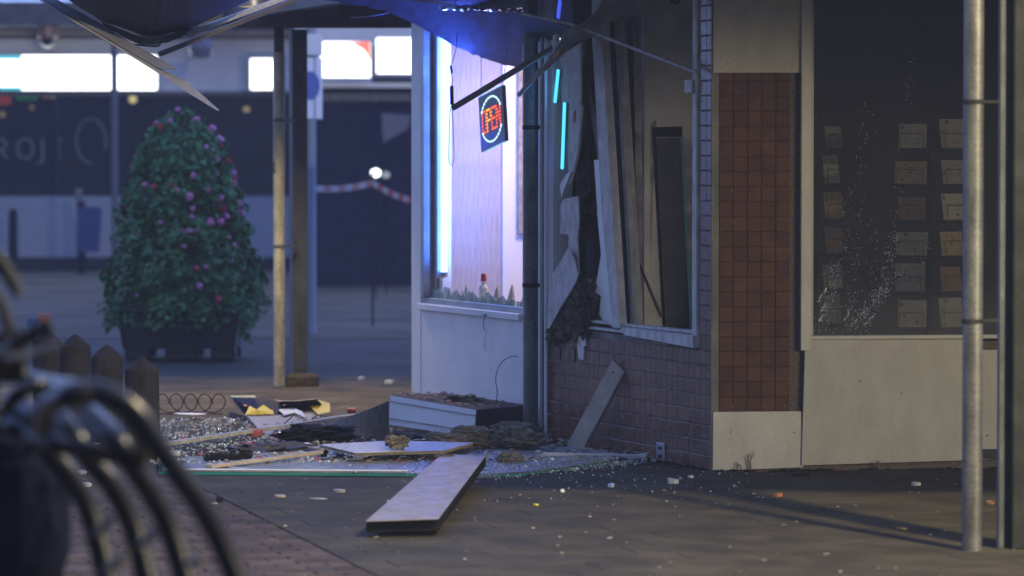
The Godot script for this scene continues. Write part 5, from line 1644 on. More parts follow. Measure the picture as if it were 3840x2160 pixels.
# ---------- wreckage on the ground ----------
func debris() -> void:
	# big sheet of laminated glass lying flat
	var g := thing("glass_sheet", "large shattered laminated glass sheet lying on the slabs", "glass", Vector3(-0.4, 0, -20.6))
	var outline := [Vector3(-1.78, 0.016, -20.12), Vector3(-1.2, 0.016, -20.06), Vector3(-0.57, 0.016, -20.0), Vector3(-0.2, 0.016, -19.86), Vector3(0.05, 0.016, -20.02), Vector3(0.3, 0.018, -20.4), Vector3(0.5, 0.02, -20.75), Vector3(0.62, 0.02, -21.1), Vector3(0.42, 0.02, -21.7), Vector3(-0.1, 0.018, -21.95), Vector3(-0.8, 0.018, -21.8), Vector3(-1.3, 0.016, -21.4), Vector3(-1.85, 0.016, -20.9)]
	var st := mb()
	plate(st, outline, UP * -0.013)
	put("lower_pane", st, m.teal, g)
	st = mb()
	var inner := []
	for p in outline: inner.append(Vector3(lerpf(p.x, -0.5, 0.012), p.y + 0.006, lerpf(p.z, -20.9, 0.012)))
	plate(st, inner, UP * -0.005)
	put("crushed_pane", st, m.frit, g)
	st = mb()
	bar(st, Vector3(-1.76, 0.026, -20.17), Vector3(-0.52, 0.026, -20.06), 0.05, 0.006, 0.002)
	put("white_border", st, m.white, g)
	# crushed glass grains
	glass_grains("glass_grains", "bright crushed glass grains piled on and before the shattered sheet", 2600, func():
		var k := rng.randf()
		var p := Vector3(-0.25, 0, -19.9).lerp(Vector3(0.62, 0, -21.0), k)
		if rng.randf() < 0.55: return p + Vector3(absf(rng.randfn(0, 0.06)), rng.randf_range(0, 0.012), absf(rng.randfn(0, 0.10)))
		return p + Vector3(rng.randfn(-0.1, 0.2), 0.022, rng.randfn(-0.2, 0.25)), 0.004, 0.009)
	glass_grains("glass_litter", "glinting glass crumbs and shards spread beside the bollards", 2300, func():
		var z := -20.6 - 3.6 * rng.randf()
		return Vector3(rng.randf_range(-1.95, -0.9) * (-z / 21.5), 0.004 + rng.randf() * 0.02, z), 0.005, 0.014)
	glass_grains("glass_spray", "single glass grains sprayed over the slabs by the tiled wall", 170, func():
		return Vector3(rng.randf_range(-0.6, 1.2), 0.003, rng.randfn(-19.9, 0.75)), 0.004, 0.009)
	scatter("rubble_crumbs", "brown and grey rubble crumbs under the fallen boards", "rubble", 1300, func():
		return Vector3(rng.randfn(-0.8, 0.6), 0.022, rng.randf_range(-24.2, -20.6)), 0.006, 0.024, [Color(0.3, 0.24, 0.16), Color(0.3, 0.28, 0.25), Color(0.1, 0.07, 0.05), Color(0.4, 0.4, 0.4), Color(0.25, 0.06, 0.05), Color(0.04, 0.04, 0.05)])
	scatter("insulation_crumbs", "crumbs of insulation and plaster at the foot of the tiles", "rubble", 260, func():
		return Vector3(rng.randf_range(-0.1, 0.75), 0.022, rng.randf_range(-22.3, -20.7)), 0.008, 0.03, [Color(0.25, 0.21, 0.13), Color(0.35, 0.33, 0.3)])

	# long aluminium faced panel in front
	var pn := thing("fallen_cladding", "long aluminium faced panel lying across the pavement edge on", "panel", Vector3(-0.45, 0, -18.5))
	st = mb()
	plate(st, [Vector3(-0.613, 0.075, -16.753), Vector3(-0.31, 0.078, -16.831), Vector3(-0.129, 0.14, -19.556), Vector3(-0.343, 0.14, -19.661)], UP * -0.004)
	put("facing", st, mat(Color(0.24, 0.222, 0.2), 0.65, {"spec": 0.22, "fine": 0.06, "fs": 1.6, "coarse": 0.12, "cs": Vector3(3, 3, 0.8), "rmap": 0.4}), pn)
	st = mb()
	plate(st, [Vector3(-0.614, 0.071, -16.8), Vector3(-0.311, 0.074, -16.878), Vector3(-0.129, 0.136, -19.612), Vector3(-0.344, 0.136, -19.718)], UP * -0.05)
	put("core", st, m.black, pn)
	st = mb()
	bar(st, Vector3(-0.31, 0.05, -17.122), Vector3(-0.127, 0.108, -19.931), 0.008, 0.06, 0.002)
	put("edge_profile", st, m.old_beige, pn)
	st = mb()
	bx(st, Transform3D(Basis(UP, 0.2), Vector3(-0.335, 0.136, -19.55)), Vector3(0.095, 0.018, 0.05), 0.003)
	tag(put("dark_block", st, m.brown_wood), "small dark brown block lying on the aluminium panel", "block")

	# white sign box
	var bxn := thing("fallen_sign_box", "white fallen sign box with a dark brown end", "box", Vector3(-0.3, 0, -23))
	var fl := Vector3(-0.723, 0.02, -23.347)
	var fr := Vector3(-0.216, 0.02, -22.549)
	var br := Vector3(0.105, 0.02, -22.941)
	var bl := fl + (br - fr)
	var tilt := UP * 0.155
	st = mb()
	plate(st, [fl + UP * 0.02, fr, fr + tilt + Vector3(0.012, 0, 0), fl + UP * 0.19 + Vector3(0.012, 0, 0)], (br - fr).normalized() * 0.006)
	var ff := put("front_face", st, m.frost, bxn)
	for q in [0.22, 0.8]:
		st = mb()
		bar(st, (fl + UP * 0.02).lerp(fl + UP * 0.19 + Vector3(0.012, 0, 0), q), fr.lerp(fr + tilt + Vector3(0.012, 0, 0), q), 0.016, 0.004)
		put("groove_strip", st, m.sheet, ff)
	st = mb()
	plate(st, [fr + Vector3(0.008, 0.002, 0), br, br + tilt, fr + tilt + Vector3(0.018, 0, 0)], (fl - fr).normalized() * 0.02)
	put("end_face", st, m.plastic_brown, bxn)  # closes the end with a dark brown plate
	st = mb()
	plate(st, [fl + UP * 0.192 + Vector3(0.012, 0, 0), fr + tilt * 1.01 + Vector3(0.012, 0, 0), br + tilt * 1.01, bl + UP * 0.18], UP * -0.006)
	put("top_face", st, mat(Color(0.2, 0.14, 0.11), 0.9, {"fine": 0.5, "fs": 5.0, "coarse": 0.5, "cs": 2.0}), bxn)
	st = mb()
	plate(st, [bl + UP * 0.02, br + UP * 0.001, br + tilt, bl + UP * 0.18], (fr - br).normalized() * 0.006)
	put("back_face", st, m.sheet, bxn)
	scatter("box_dust", "brick crumbs on top of the white sign box", "rubble", 260, func():
		var p := (fl + UP * 0.192).lerp(fr + tilt * 1.01, rng.randf())
		return p.lerp(p + (br - fr), rng.randf_range(0.05, 0.9)) + UP * 0.004, 0.004, 0.016, [Color(0.25, 0.16, 0.12), Color(0.3, 0.26, 0.2), Color(0.1, 0.08, 0.06)])
	wool_bit("clump of insulation lying on the white sign box", (fl + br) / 2.0 + Vector3(0.02, 0.175, 0), 0.09, 0.025, 5)
	torn("support_board", "dark board edge wedged under the white sign box", "board", [Vector3(-0.699, 0, -23.164), Vector3(-0.241, 0, -22.451), Vector3(-0.237, 0.03, -22.03), Vector3(-0.686, 0.03, -22.73)], Vector3(0, 0, -0.3), m.plastic_brown, "boards under the sign box")

	# dark curled sheet
	var cs := thing("curled_sheet", "dark brown curled sheet beside the white sign box", "sheet", Vector3(-0.9, 0, -23.2))
	st = mb()
	var e0 := []
	var e1 := []
	for k in 15:
		var f := k / 14.0
		var a := lerpf(-0.1, 2.7, f)
		e0.append(Vector3(-0.697, 0, -22.578).lerp(Vector3(-1.265, 0, -22.451), f) + UP * (0.02 + 0.2 * (1.0 - f) ** 1.5) + Vector3(0, 0.02 * sin(a), -0.1))
		e1.append(Vector3(-0.697, 0, -22.578).lerp(Vector3(-1.265, 0, -22.451), f) + UP * (0.004 + 0.006 * f) + Vector3(-0.02 * f, 0, 0.12 * sin(a)))
	bent(st, e0, e1, Vector3(0, 0.002, -0.006))
	put("face", st, mat(Color(0.14, 0.122, 0.105), 0.75, {"fine": 0.4, "fs": 3.0, "coarse": 0.3, "cs": 2.0}), cs)
	st = mb()
	tube(st, curve([Vector3(-1.256, 0.03, -22.407), Vector3(-1.26, 0.03, -22.895), Vector3(-1.204, 0.03, -23.581), Vector3(-1.119, 0.03, -24.013), Vector3(-1.01, 0.03, -24.272), Vector3(-0.954, 0.03, -24.384)], 4), 0.008, 6)
	put("rolled_edge", st, m.sheet, cs)
	st = mb()
	clump(st, Vector3(-1.082, 0.05, -22.28), Vector3(0.2, 0, 0), UP * 0.05, Vector3(0, 0, 0.15), 0.7, 44, 22, 36)  # black clump darkens the hollow where only shade lies
	tag(put("hollow_shade_lump", st, m.black), "black lump standing in for the shade in the hollow of the curled sheet", "heap")

	# toy box with yellow print
	var toy := thing("crushed_carton", "crushed navy carton with yellow and red print", "carton", Vector3(-1.3, 0, -24.2))
	var navy := mat(Color(0.02, 0.018, 0.055), 0.5, {"fine": 0.3})
	var yel := mat(Color(0.75, 0.55, 0.012), 0.5, {"fine": 0.2})
	st = mb()
	bent(st, [Vector3(-1.751, 0.12, -24.708), Vector3(-1.654, 0.02, -24.578), Vector3(-1.437, 0.02, -22.809)], [Vector3(-1.782, 0.09, -25.293), Vector3(-1.64, 0, -24.735), Vector3(-1.423, 0, -22.9)], Vector3(0, 0.003, -0.01))
	put("spine", st, navy, toy)
	st = mb()
	bent(st, [Vector3(-1.716, 0.13, -24.46), Vector3(-1.575, 0.13, -24.419), Vector3(-1.432, 0.105, -24.47), Vector3(-1.286, 0.11, -24.468), Vector3(-1.2, 0.12, -24.464)], [Vector3(-1.636, 0.03, -24.422), Vector3(-1.52, 0.03, -24.309), Vector3(-1.425, 0.03, -24.347), Vector3(-1.296, 0.03, -24.652), Vector3(-1.141, 0.03, -24.807)], Vector3(0, 0.003, -0.006))
	put("back_panel", st, navy, toy)
	st = mb()
	plate(st, [Vector3(-1.613, 0.045, -24.151), Vector3(-1.603, 0.085, -24.399), Vector3(-1.547, 0.075, -24.172), Vector3(-1.518, 0.09, -24.397), Vector3(-1.463, 0.06, -24.41), Vector3(-1.44, 0.045, -24.189)], Vector3(0, 0, 0.012))
	put("yellow_print", st, yel, toy)
	st = mb()
	plate(st, [Vector3(-1.298, 0.085, -24.797), Vector3(-1.246, 0.08, -24.638), Vector3(-1.208, 0.09, -24.878), Vector3(-1.127, 0.08, -24.718), Vector3(-1.109, 0.05, -24.338), Vector3(-1.175, 0.045, -24.189), Vector3(-1.215, 0.06, -24.41)], Vector3(0, 0, 0.012))
	put("yellow_print", st, yel, toy)
	st = mb()
	plate(st, [Vector3(-1.703, 0.105, -24.875), Vector3(-1.691, 0.105, -24.917), Vector3(-1.612, 0.09, -24.318), Vector3(-1.626, 0.088, -24.273)], Vector3(0, 0, 0.012))
	plate(st, [Vector3(-1.476, 0.1, -24.794), Vector3(-1.368, 0.09, -24.635), Vector3(-1.391, 0.085, -24.399), Vector3(-1.442, 0.09, -24.635)], Vector3(0, 0, 0.012))
	put("red_print", st, mat(Color(0.4, 0.05, 0.04), 0.5), toy)
	st = mb()
	plate(st, [Vector3(-1.756, 0.115, -24.916), Vector3(-1.609, 0.115, -24.957), Vector3(-1.589, 0.11, -24.833), Vector3(-1.732, 0.11, -24.751)], Vector3(0, 0, 0.012))
	put("gold_print", st, mat(Color(0.4, 0.36, 0.12), 0.5), toy)
	st = mb()
	bent(st, [Vector3(-1.604, 0.035, -24.194), Vector3(-1.462, 0.035, -24.157), Vector3(-1.34, 0.035, -24.344), Vector3(-1.186, 0.035, -24.42)], [Vector3(-1.359, 0.01, -22.311), Vector3(-1.299, 0.01, -22.187), Vector3(-1.269, 0.01, -22.436), Vector3(-1.237, 0.01, -23.529)], Vector3(0, 0.002, -0.01))
	put("inner_liner", st, mat(Color(0.38, 0.35, 0.32), 0.85, {"fine": 0.15}), toy)
	st = mb()
	bent(st, [Vector3(-1.429, 0.06, -24.41), Vector3(-1.354, 0.06, -24.604), Vector3(-1.271, 0.06, -24.181)], [Vector3(-1.369, 0.05, -23.999), Vector3(-1.323, 0.05, -24.262), Vector3(-1.233, 0.05, -23.816)], Vector3(0, 0.002, -0.01))
	put("white_flap", st, m.paper, toy)
	st = mb()
	bar(st, Vector3(-1.89, 0.05, -21.569), Vector3(-0.938, 0.06, -23.808), 0.035, 0.022, 0.002)
	tag(put("fallen_bar", st, m.old_beige), "long dull bar lying across the glass litter and the carton", "bar")
	st = mb()
	tube(st, curve([Vector3(-1.383, 0.02, -22.295), Vector3(-1.366, 0.02, -22.941), Vector3(-1.314, 0.06, -23.235), Vector3(-1.298, 0.07, -23.581)], 4), 0.004, 5)
	tag(put("black_wire", st, m.black), "short black wire lying on the carton's pale liner", "wire")
	st = mb()
	tube(st, curve([Vector3(-1.265, 0.015, -22.366), Vector3(-1.186, 0.015, -22.148), Vector3(-1.109, 0.015, -21.934), Vector3(-1.024, 0.015, -21.754)], 4), 0.005, 5)
	tag(put("hose", st, m.lath), "thin grey hose under the curled dark sheet", "hose")
	# spiral of wire
	st = mb()
	var coil := []
	for k in 140:
		var f := k / 139.0
		var c: Vector3 = Vector3(-2.175, 0.04, -24.61).lerp(Vector3(-1.795, 0.03, -24.768), f)
		var a := f * TAU * 4.5
		coil.append(c + Vector3(cos(a) * 0.06, 0.045 + sin(a) * 0.06, sin(a) * 0.05))
	tube(st, coil, 0.0035, 5)
	tube(st, [Vector3(-2.193, 0.01, -24.81), Vector3(-2.011, 0.01, -24.695), Vector3(-1.795, 0.01, -24.772)], 0.003, 5)
	tag(put("wire_spiral", st, m.black), "loose dark spiral of wire behind the nearest bollard", "wire")
	# white board flat, wood laths
	var wb := thing("white_board", "white board lying flat before the dark curled sheet", "board", Vector3(-0.7, 0, -22))
	st = mb()
	plate(st, [Vector3(-1.018, 0.085, -21.081), Vector3(-0.811, 0.075, -20.62), Vector3(-0.353, 0.07, -20.856), Vector3(-0.208, 0.075, -21.369), Vector3(-0.645, 0.085, -21.378)], UP * -0.002)
	put("face", st, mat(Color(0.56, 0.54, 0.52), 0.5, {"fine": 0.15, "coarse": 0.4, "cs": 3.0, "ckind": "drip"}), wb)
	st = mb()
	plate(st, [Vector3(-1.019, 0.083, -21.112), Vector3(-0.812, 0.073, -20.649), Vector3(-0.354, 0.068, -20.886), Vector3(-0.209, 0.073, -21.4), Vector3(-0.646, 0.083, -21.409)], UP * -0.016)
	put("core", st, m.pale_wood, wb)
	st = mb()
	bar(st, Vector3(-1.535, 0.035, -20.206), Vector3(-0.985, 0.05, -21.043), 0.05, 0.018, 0.003)
	tag(put("lath", st, m.pale_wood), "split pale wooden lath on the shattered glass", "lath")
	st = mb()
	bar(st, Vector3(-1.219, 0.03, -21.548), Vector3(-1, 0.035, -21.362), 0.06, 0.03, 0.003)
	tag(put("lath", st, m.old_beige), "short thick beige block at the pale lath's far end", "lath")
	st = mb()
	bar(st, Vector3(-1.558, 0.03, -20.455), Vector3(-1.29, 0.02, -20.141), 0.02, 0.006, 0.001)
	tag(put("white_strip", st, m.white), "thin white strip pointing away from the black brush", "strip")
	st = mb()
	bar(st, Vector3(0.164, 0.03, -21.114), Vector3(0.711, 0.025, -21.012), 0.03, 0.022, 0.002)
	tag(put("white_strip", st, m.white), "long straight white strip at the leaning plank's foot", "strip")
	# black brush
	var brush := thing("brush", "black bristle brush lying in the glass litter", "brush", Vector3(-1.494, 0, -21.038))
	st = mb()
	bar(st, Vector3(-1.601, 0.012, -20.825), Vector3(-1.367, 0.012, -20.935), 0.1, 0.02, 0.004)
	put("back", st, m.black, brush)
	st = mb()
	for i in 900:
		var p: Vector3 = Vector3(-1.597, 0.02, -20.775).lerp(Vector3(-1.364, 0.02, -20.884), rng.randf()) + Vector3(0, 0, rng.randf_range(-0.06, 0.05))
		var q := p + Vector3(rng.randfn(0, 0.012), rng.randf_range(0.03, 0.055), rng.randfn(0, 0.012))
		var w := Vector3(0.0016, 0, 0)
		tri(st, p - w, p + w, q, Vector3(0, 0.3, 0.95), Vector3(0, 0.3, 0.95), Vector3(0, 0.3, 0.95))
	put("bristle", st, m.black, brush)
	st = mb()
	clump(st, Vector3(-1.279, 0.02, -21.479), Vector3(0.22, 0, 0.03), UP * 0.035, Vector3(0, 0, 0.12), 1.1, 91, 12, 26)  # low lumpy heap in dark brown
	tag(put("dark_heap", st, m.plastic_brown), "dark brown heap between the brush and the curled sheet", "heap")
	# insulation slabs by the pipes
	wool_slab("long torn insulation slab at the foot of the pipes", [[1230, 1122], [1290, 1112], [1350, 1104], [1410, 1100], [1462, 1102]], 0.08, 0.075, 300)
	wool_slab("frayed insulation slab on the end of the aluminium panel", [[1120, 1143], [1180, 1138], [1240, 1136], [1300, 1140], [1325, 1142]], 0.065, 0.075, 360)
	wool_bit("small insulation lump beside the frayed slab", Vector3(-0.006, 0.045, -20.663), 0.06, 0.028, 8)
	wool_bit("round lump of insulation on the white board", Vector3(-0.597, 0.115, -20.838), 0.05, 0.03, 9)
	wool_bit("insulation crumb heap at the sign box's dark end", Vector3(-0.18, 0.06, -21.792), 0.06, 0.03, 10)
	# leaning plank
	var pl := thing("leaning_plank", "pale wooden plank leaning against the tiled wall", "plank", Vector3(0.479, 0, -21.663))
	st = mb()
	var foot := side(1.47, 0.0, 0.19)
	var head := side(1.245, 0.475, 0.012)
	bar(st, foot, head, 0.13, 0.026, 0.003, (NL + NR * 0.25).normalized())
	put("board", st, m.pale_wood, pl)
	st = mb()
	tube(st, [foot.lerp(head, 0.93) + NL * 0.013, foot.lerp(head, 0.93) + NL * 0.03], 0.003, 6)
	put("nail", st, m.black, pl)
	# loose pieces one can pick out
	var picks := [
		["paper_sheet", "pale sheet of paper in the glass litter behind the nearest bollard", "paper", 475, 1052, 0.2, 0.11, 0.003, m.paper],
		["paper_sheet", "bluish paper scrap under the nearest bollard's right side", "paper", 428, 1158, 0.09, 0.1, 0.02, m.frost],
		["paper_sheet", "white scrap seen between the two inner rack hoops", "paper", 205, 1190, 0.05, 0.1, 0.01, m.paper],
		["paper_sheet", "second white scrap lower between the inner rack hoops", "paper", 212, 1221, 0.08, 0.14, 0.01, m.paper],
		["brick_chip", "orange brick chip on the slabs before the parapet board", "brick", 1956, 1249, 0.045, 0.03, 0.015, mat(Color(0.26, 0.1, 0.05), 0.8)],
		["brick_chip", "orange chip between downpipe and dark column", "brick", 2492, 1268, 0.035, 0.03, 0.012, mat(Color(0.26, 0.13, 0.06), 0.8)],
		["leaf", "yellow leaf on the slabs right of the aluminium panel", "leaf", 1348, 1271, 0.03, 0.025, 0.006, mat(Color(0.5, 0.45, 0.03), 0.7)],
		["leaf", "ochre leaf on the slabs left of the near downpipe", "leaf", 2268, 1331, 0.04, 0.03, 0.006, mat(Color(0.35, 0.2, 0.05), 0.7)],
		["plaster_chunk", "white plaster chunk on the slabs near the corner", "plaster", 1690, 1216, 0.055, 0.04, 0.022, m.white],
		["plaster_chunk", "small white chip near the foot of the corner trim", "plaster", 1737, 1202, 0.035, 0.02, 0.012, m.white],
		["plaster_chunk", "white chip on the slabs before the near window board", "plaster", 2305, 1221, 0.04, 0.03, 0.015, m.white],
		["plaster_chunk", "grey chip in front of the aluminium panel's far end", "plaster", 1536, 1225, 0.03, 0.03, 0.015, m.frost],
		["rag", "flat black scrap before the plinth board", "scrap", 2018, 1197, 0.1, 0.03, 0.008, m.black],
		["wood_chip", "pale chip on the blue grey slabs near the brick edge", "chip", 705, 1250, 0.06, 0.03, 0.008, m.pale_wood],
		["wood_chip", "forked pale chip left of the aluminium panel", "chip", 853, 1238, 0.06, 0.05, 0.012, m.old_beige],
		["wood_chip", "long thin pale splinter on the slabs left of the panel", "chip", 800, 1256, 0.1, 0.012, 0.006, m.old_beige],
		["black_chip", "black cube shaped scrap on the shattered glass", "scrap", 815, 1161, 0.03, 0.03, 0.03, m.black],
		["black_chip", "small dark chip on the slabs near the clinker edge", "scrap", 552, 1263, 0.025, 0.03, 0.02, m.black],
		["brick_chip", "dull red shard in the glass litter under the long bar", "brick", 640, 1108, 0.09, 0.05, 0.03, mat(Color(0.3, 0.06, 0.04), 0.7)],
		["brick_chip", "red scrap on the pale ground by the sign box corner", "brick", 885, 1051, 0.05, 0.05, 0.03, mat(Color(0.35, 0.03, 0.03), 0.6)],
		["plaster_chunk", "white chip on the tan ground near the window panel", "plaster", 980, 965, 0.06, 0.05, 0.02, m.white],
		["plaster_chunk", "pale chip on the tan ground by the far column", "plaster", 910, 956, 0.05, 0.05, 0.02, m.white],
	]
	var pos := [Vector3(-1.983, 0, -24.509), Vector3(-1.806, 0, -21.093), Vector3(-2.183, 0, -20.241), Vector3(-2.087, 0, -19.479), Vector3(1.253, 0, -18.838), Vector3(2.21, 0, -18.426), Vector3(0.11, 0, -18.363), Vector3(1.678, 0, -17.182), Vector3(0.785, 0, -19.598), Vector3(0.892, 0, -19.939), Vector3(1.973, 0, -19.479), Vector3(0.479, 0, -19.385), Vector3(1.459, 0, -20.064), Vector3(-1.093, 0, -18.816), Vector3(-0.827, 0, -19.085), Vector3(-0.908, 0, -18.684), Vector3(-0.99, 0, -21.01), Vector3(-1.359, 0, -18.533), Vector3(-1.457, 0, -22.578), Vector3(-0.985, 0, -24.546), Vector3(-0.866, 0, -28.263), Vector3(-1.08, 0, -28.718)]
	for i in picks.size():
		var q = picks[i]
		var c: Vector3 = pos[i] + UP * (0.026 if i in [0, 1, 16, 18, 19] else 0.0)
		st = mb()
		var b := Basis(UP, rng.randf_range(-0.6, 0.6))
		var ring := []
		for k in 7:
			var a := TAU * k / 7
			ring.append(c + b * Vector3(cos(a) * q[5] * rng.randf_range(0.38, 0.62), q[7] + rng.randf_range(-0.15, 0.3) * q[7], sin(a) * q[6] * 1.6 * rng.randf_range(0.38, 0.62)))
		var mid := Vector3.ZERO
		for p in ring: mid += p / 7.0
		mid += UP * q[7] * rng.randf_range(0.0, 0.3)
		for k in 7:
			face(st, ring[k], ring[(k + 1) % 7], mid, c - UP * 0.1)
			var u0 := Vector3(ring[k].x, c.y, ring[k].z); var u1 := Vector3(ring[(k + 1) % 7].x, c.y, ring[(k + 1) % 7].z)
			face4(st, ring[k], ring[(k + 1) % 7], u1, u0, c)
		tag(put(q[0], st, q[8]), q[1], q[2])

func wool_bit(label: String, c: Vector3, r: float, h: float, n: int) -> void:
	var t := thing("insulation", label, "insulation", c)
	var st := mb()
	clump(st, c, Vector3(r, 0, 0), UP * h, Vector3(0, 0, r * 0.8), 0.9, n, 18, 28)
	put("wool", st, m.wool, t)
	st = mb()
	fibres(st, c, Vector3(r, 0, 0), UP * h, Vector3(0, 0, r * 0.8), 90, 0.025)
	put("fibre", st, m.wool, t)

func wool_slab(label: String, at: Array, r: float, h: float, n: int) -> void:
	var all := [Vector3(-0.128, 0, -22.141), Vector3(0.004, 0, -22.451), Vector3(0.14, 0, -22.705), Vector3(0.277, 0, -22.835), Vector3(0.394, 0, -22.77), Vector3(-0.36, 0, -21.518), Vector3(-0.233, 0, -21.663), Vector3(-0.104, 0, -21.722), Vector3(0.026, 0, -21.605), Vector3(0.079, 0, -21.547)]
	var first := 0 if at[0][0] == 1230 else 5
	var t := thing("insulation", label, "insulation", all[first + 2])
	var st := mb()
	var f := mb()
	for k in 5:
		var c: Vector3 = all[first + k] + UP * (h * 0.62 + 0.015 * sin(k * 2.3)) + (UP * 0.03 if first else Vector3.ZERO)
		clump(st, c, Vector3(r * 1.5, 0, 0.02), UP * h * (0.7 if k % 4 else 0.5), Vector3(0.02, 0, r * 1.6), 0.5, n + k, 22, 40)
		fibres(f, c, Vector3(r * 1.4, 0, 0), UP * h * 0.7, Vector3(0, 0, r * 1.6), 120, 0.035)
	put("wool", st, m.wool, t)
	put("fibre", f, m.wool, t).set_meta("kind", "stuff")

func glass_grains(called: String, label: String, count: int, where: Callable, small: float, large: float) -> void:
	var st := mb()
	var h := Vector3(1, 1, 1)
	bx(st, Transform3D(Basis(Vector3(1, 0.4, 0.2).normalized(), 0.5), Vector3.ZERO), h, 0.18)
	var mm := MultiMesh.new()
	mm.transform_format = MultiMesh.TRANSFORM_3D
	mm.use_colors = true
	mm.mesh = st.commit()
	mm.instance_count = count
	for i in count:
		var p: Vector3 = where.call()
		if inside_building(p): p = Vector3(0.2, 0.02, -20.9)
		var r := rng.randf_range(small, large) * (1.9 if rng.randf() < 0.05 else 1.0)
		var b := Basis(Vector3(rng.randf_range(-1, 1), rng.randf_range(-1, 1), rng.randf_range(-1, 1)).normalized(), rng.randf() * TAU)
		mm.set_instance_transform(i, Transform3D(b.scaled_local(Vector3(r, r * rng.randf_range(0.3, 0.8), r * rng.randf_range(0.5, 1.3))), p + UP * r * 0.3))
		var v := rng.randf()
		mm.set_instance_color(i, Color(0.6, 0.68, 0.68) * (0.2 + 0.75 * v * v))
	var o := MultiMeshInstance3D.new()
	o.name = numbered(called)
	o.multimesh = mm
	var g := mat(Color.WHITE, 0.12)
	g.vertex_color_use_as_albedo = true
	o.material_override = g
	add_child(o)
	tag(o, label, "glass", "", "stuff")

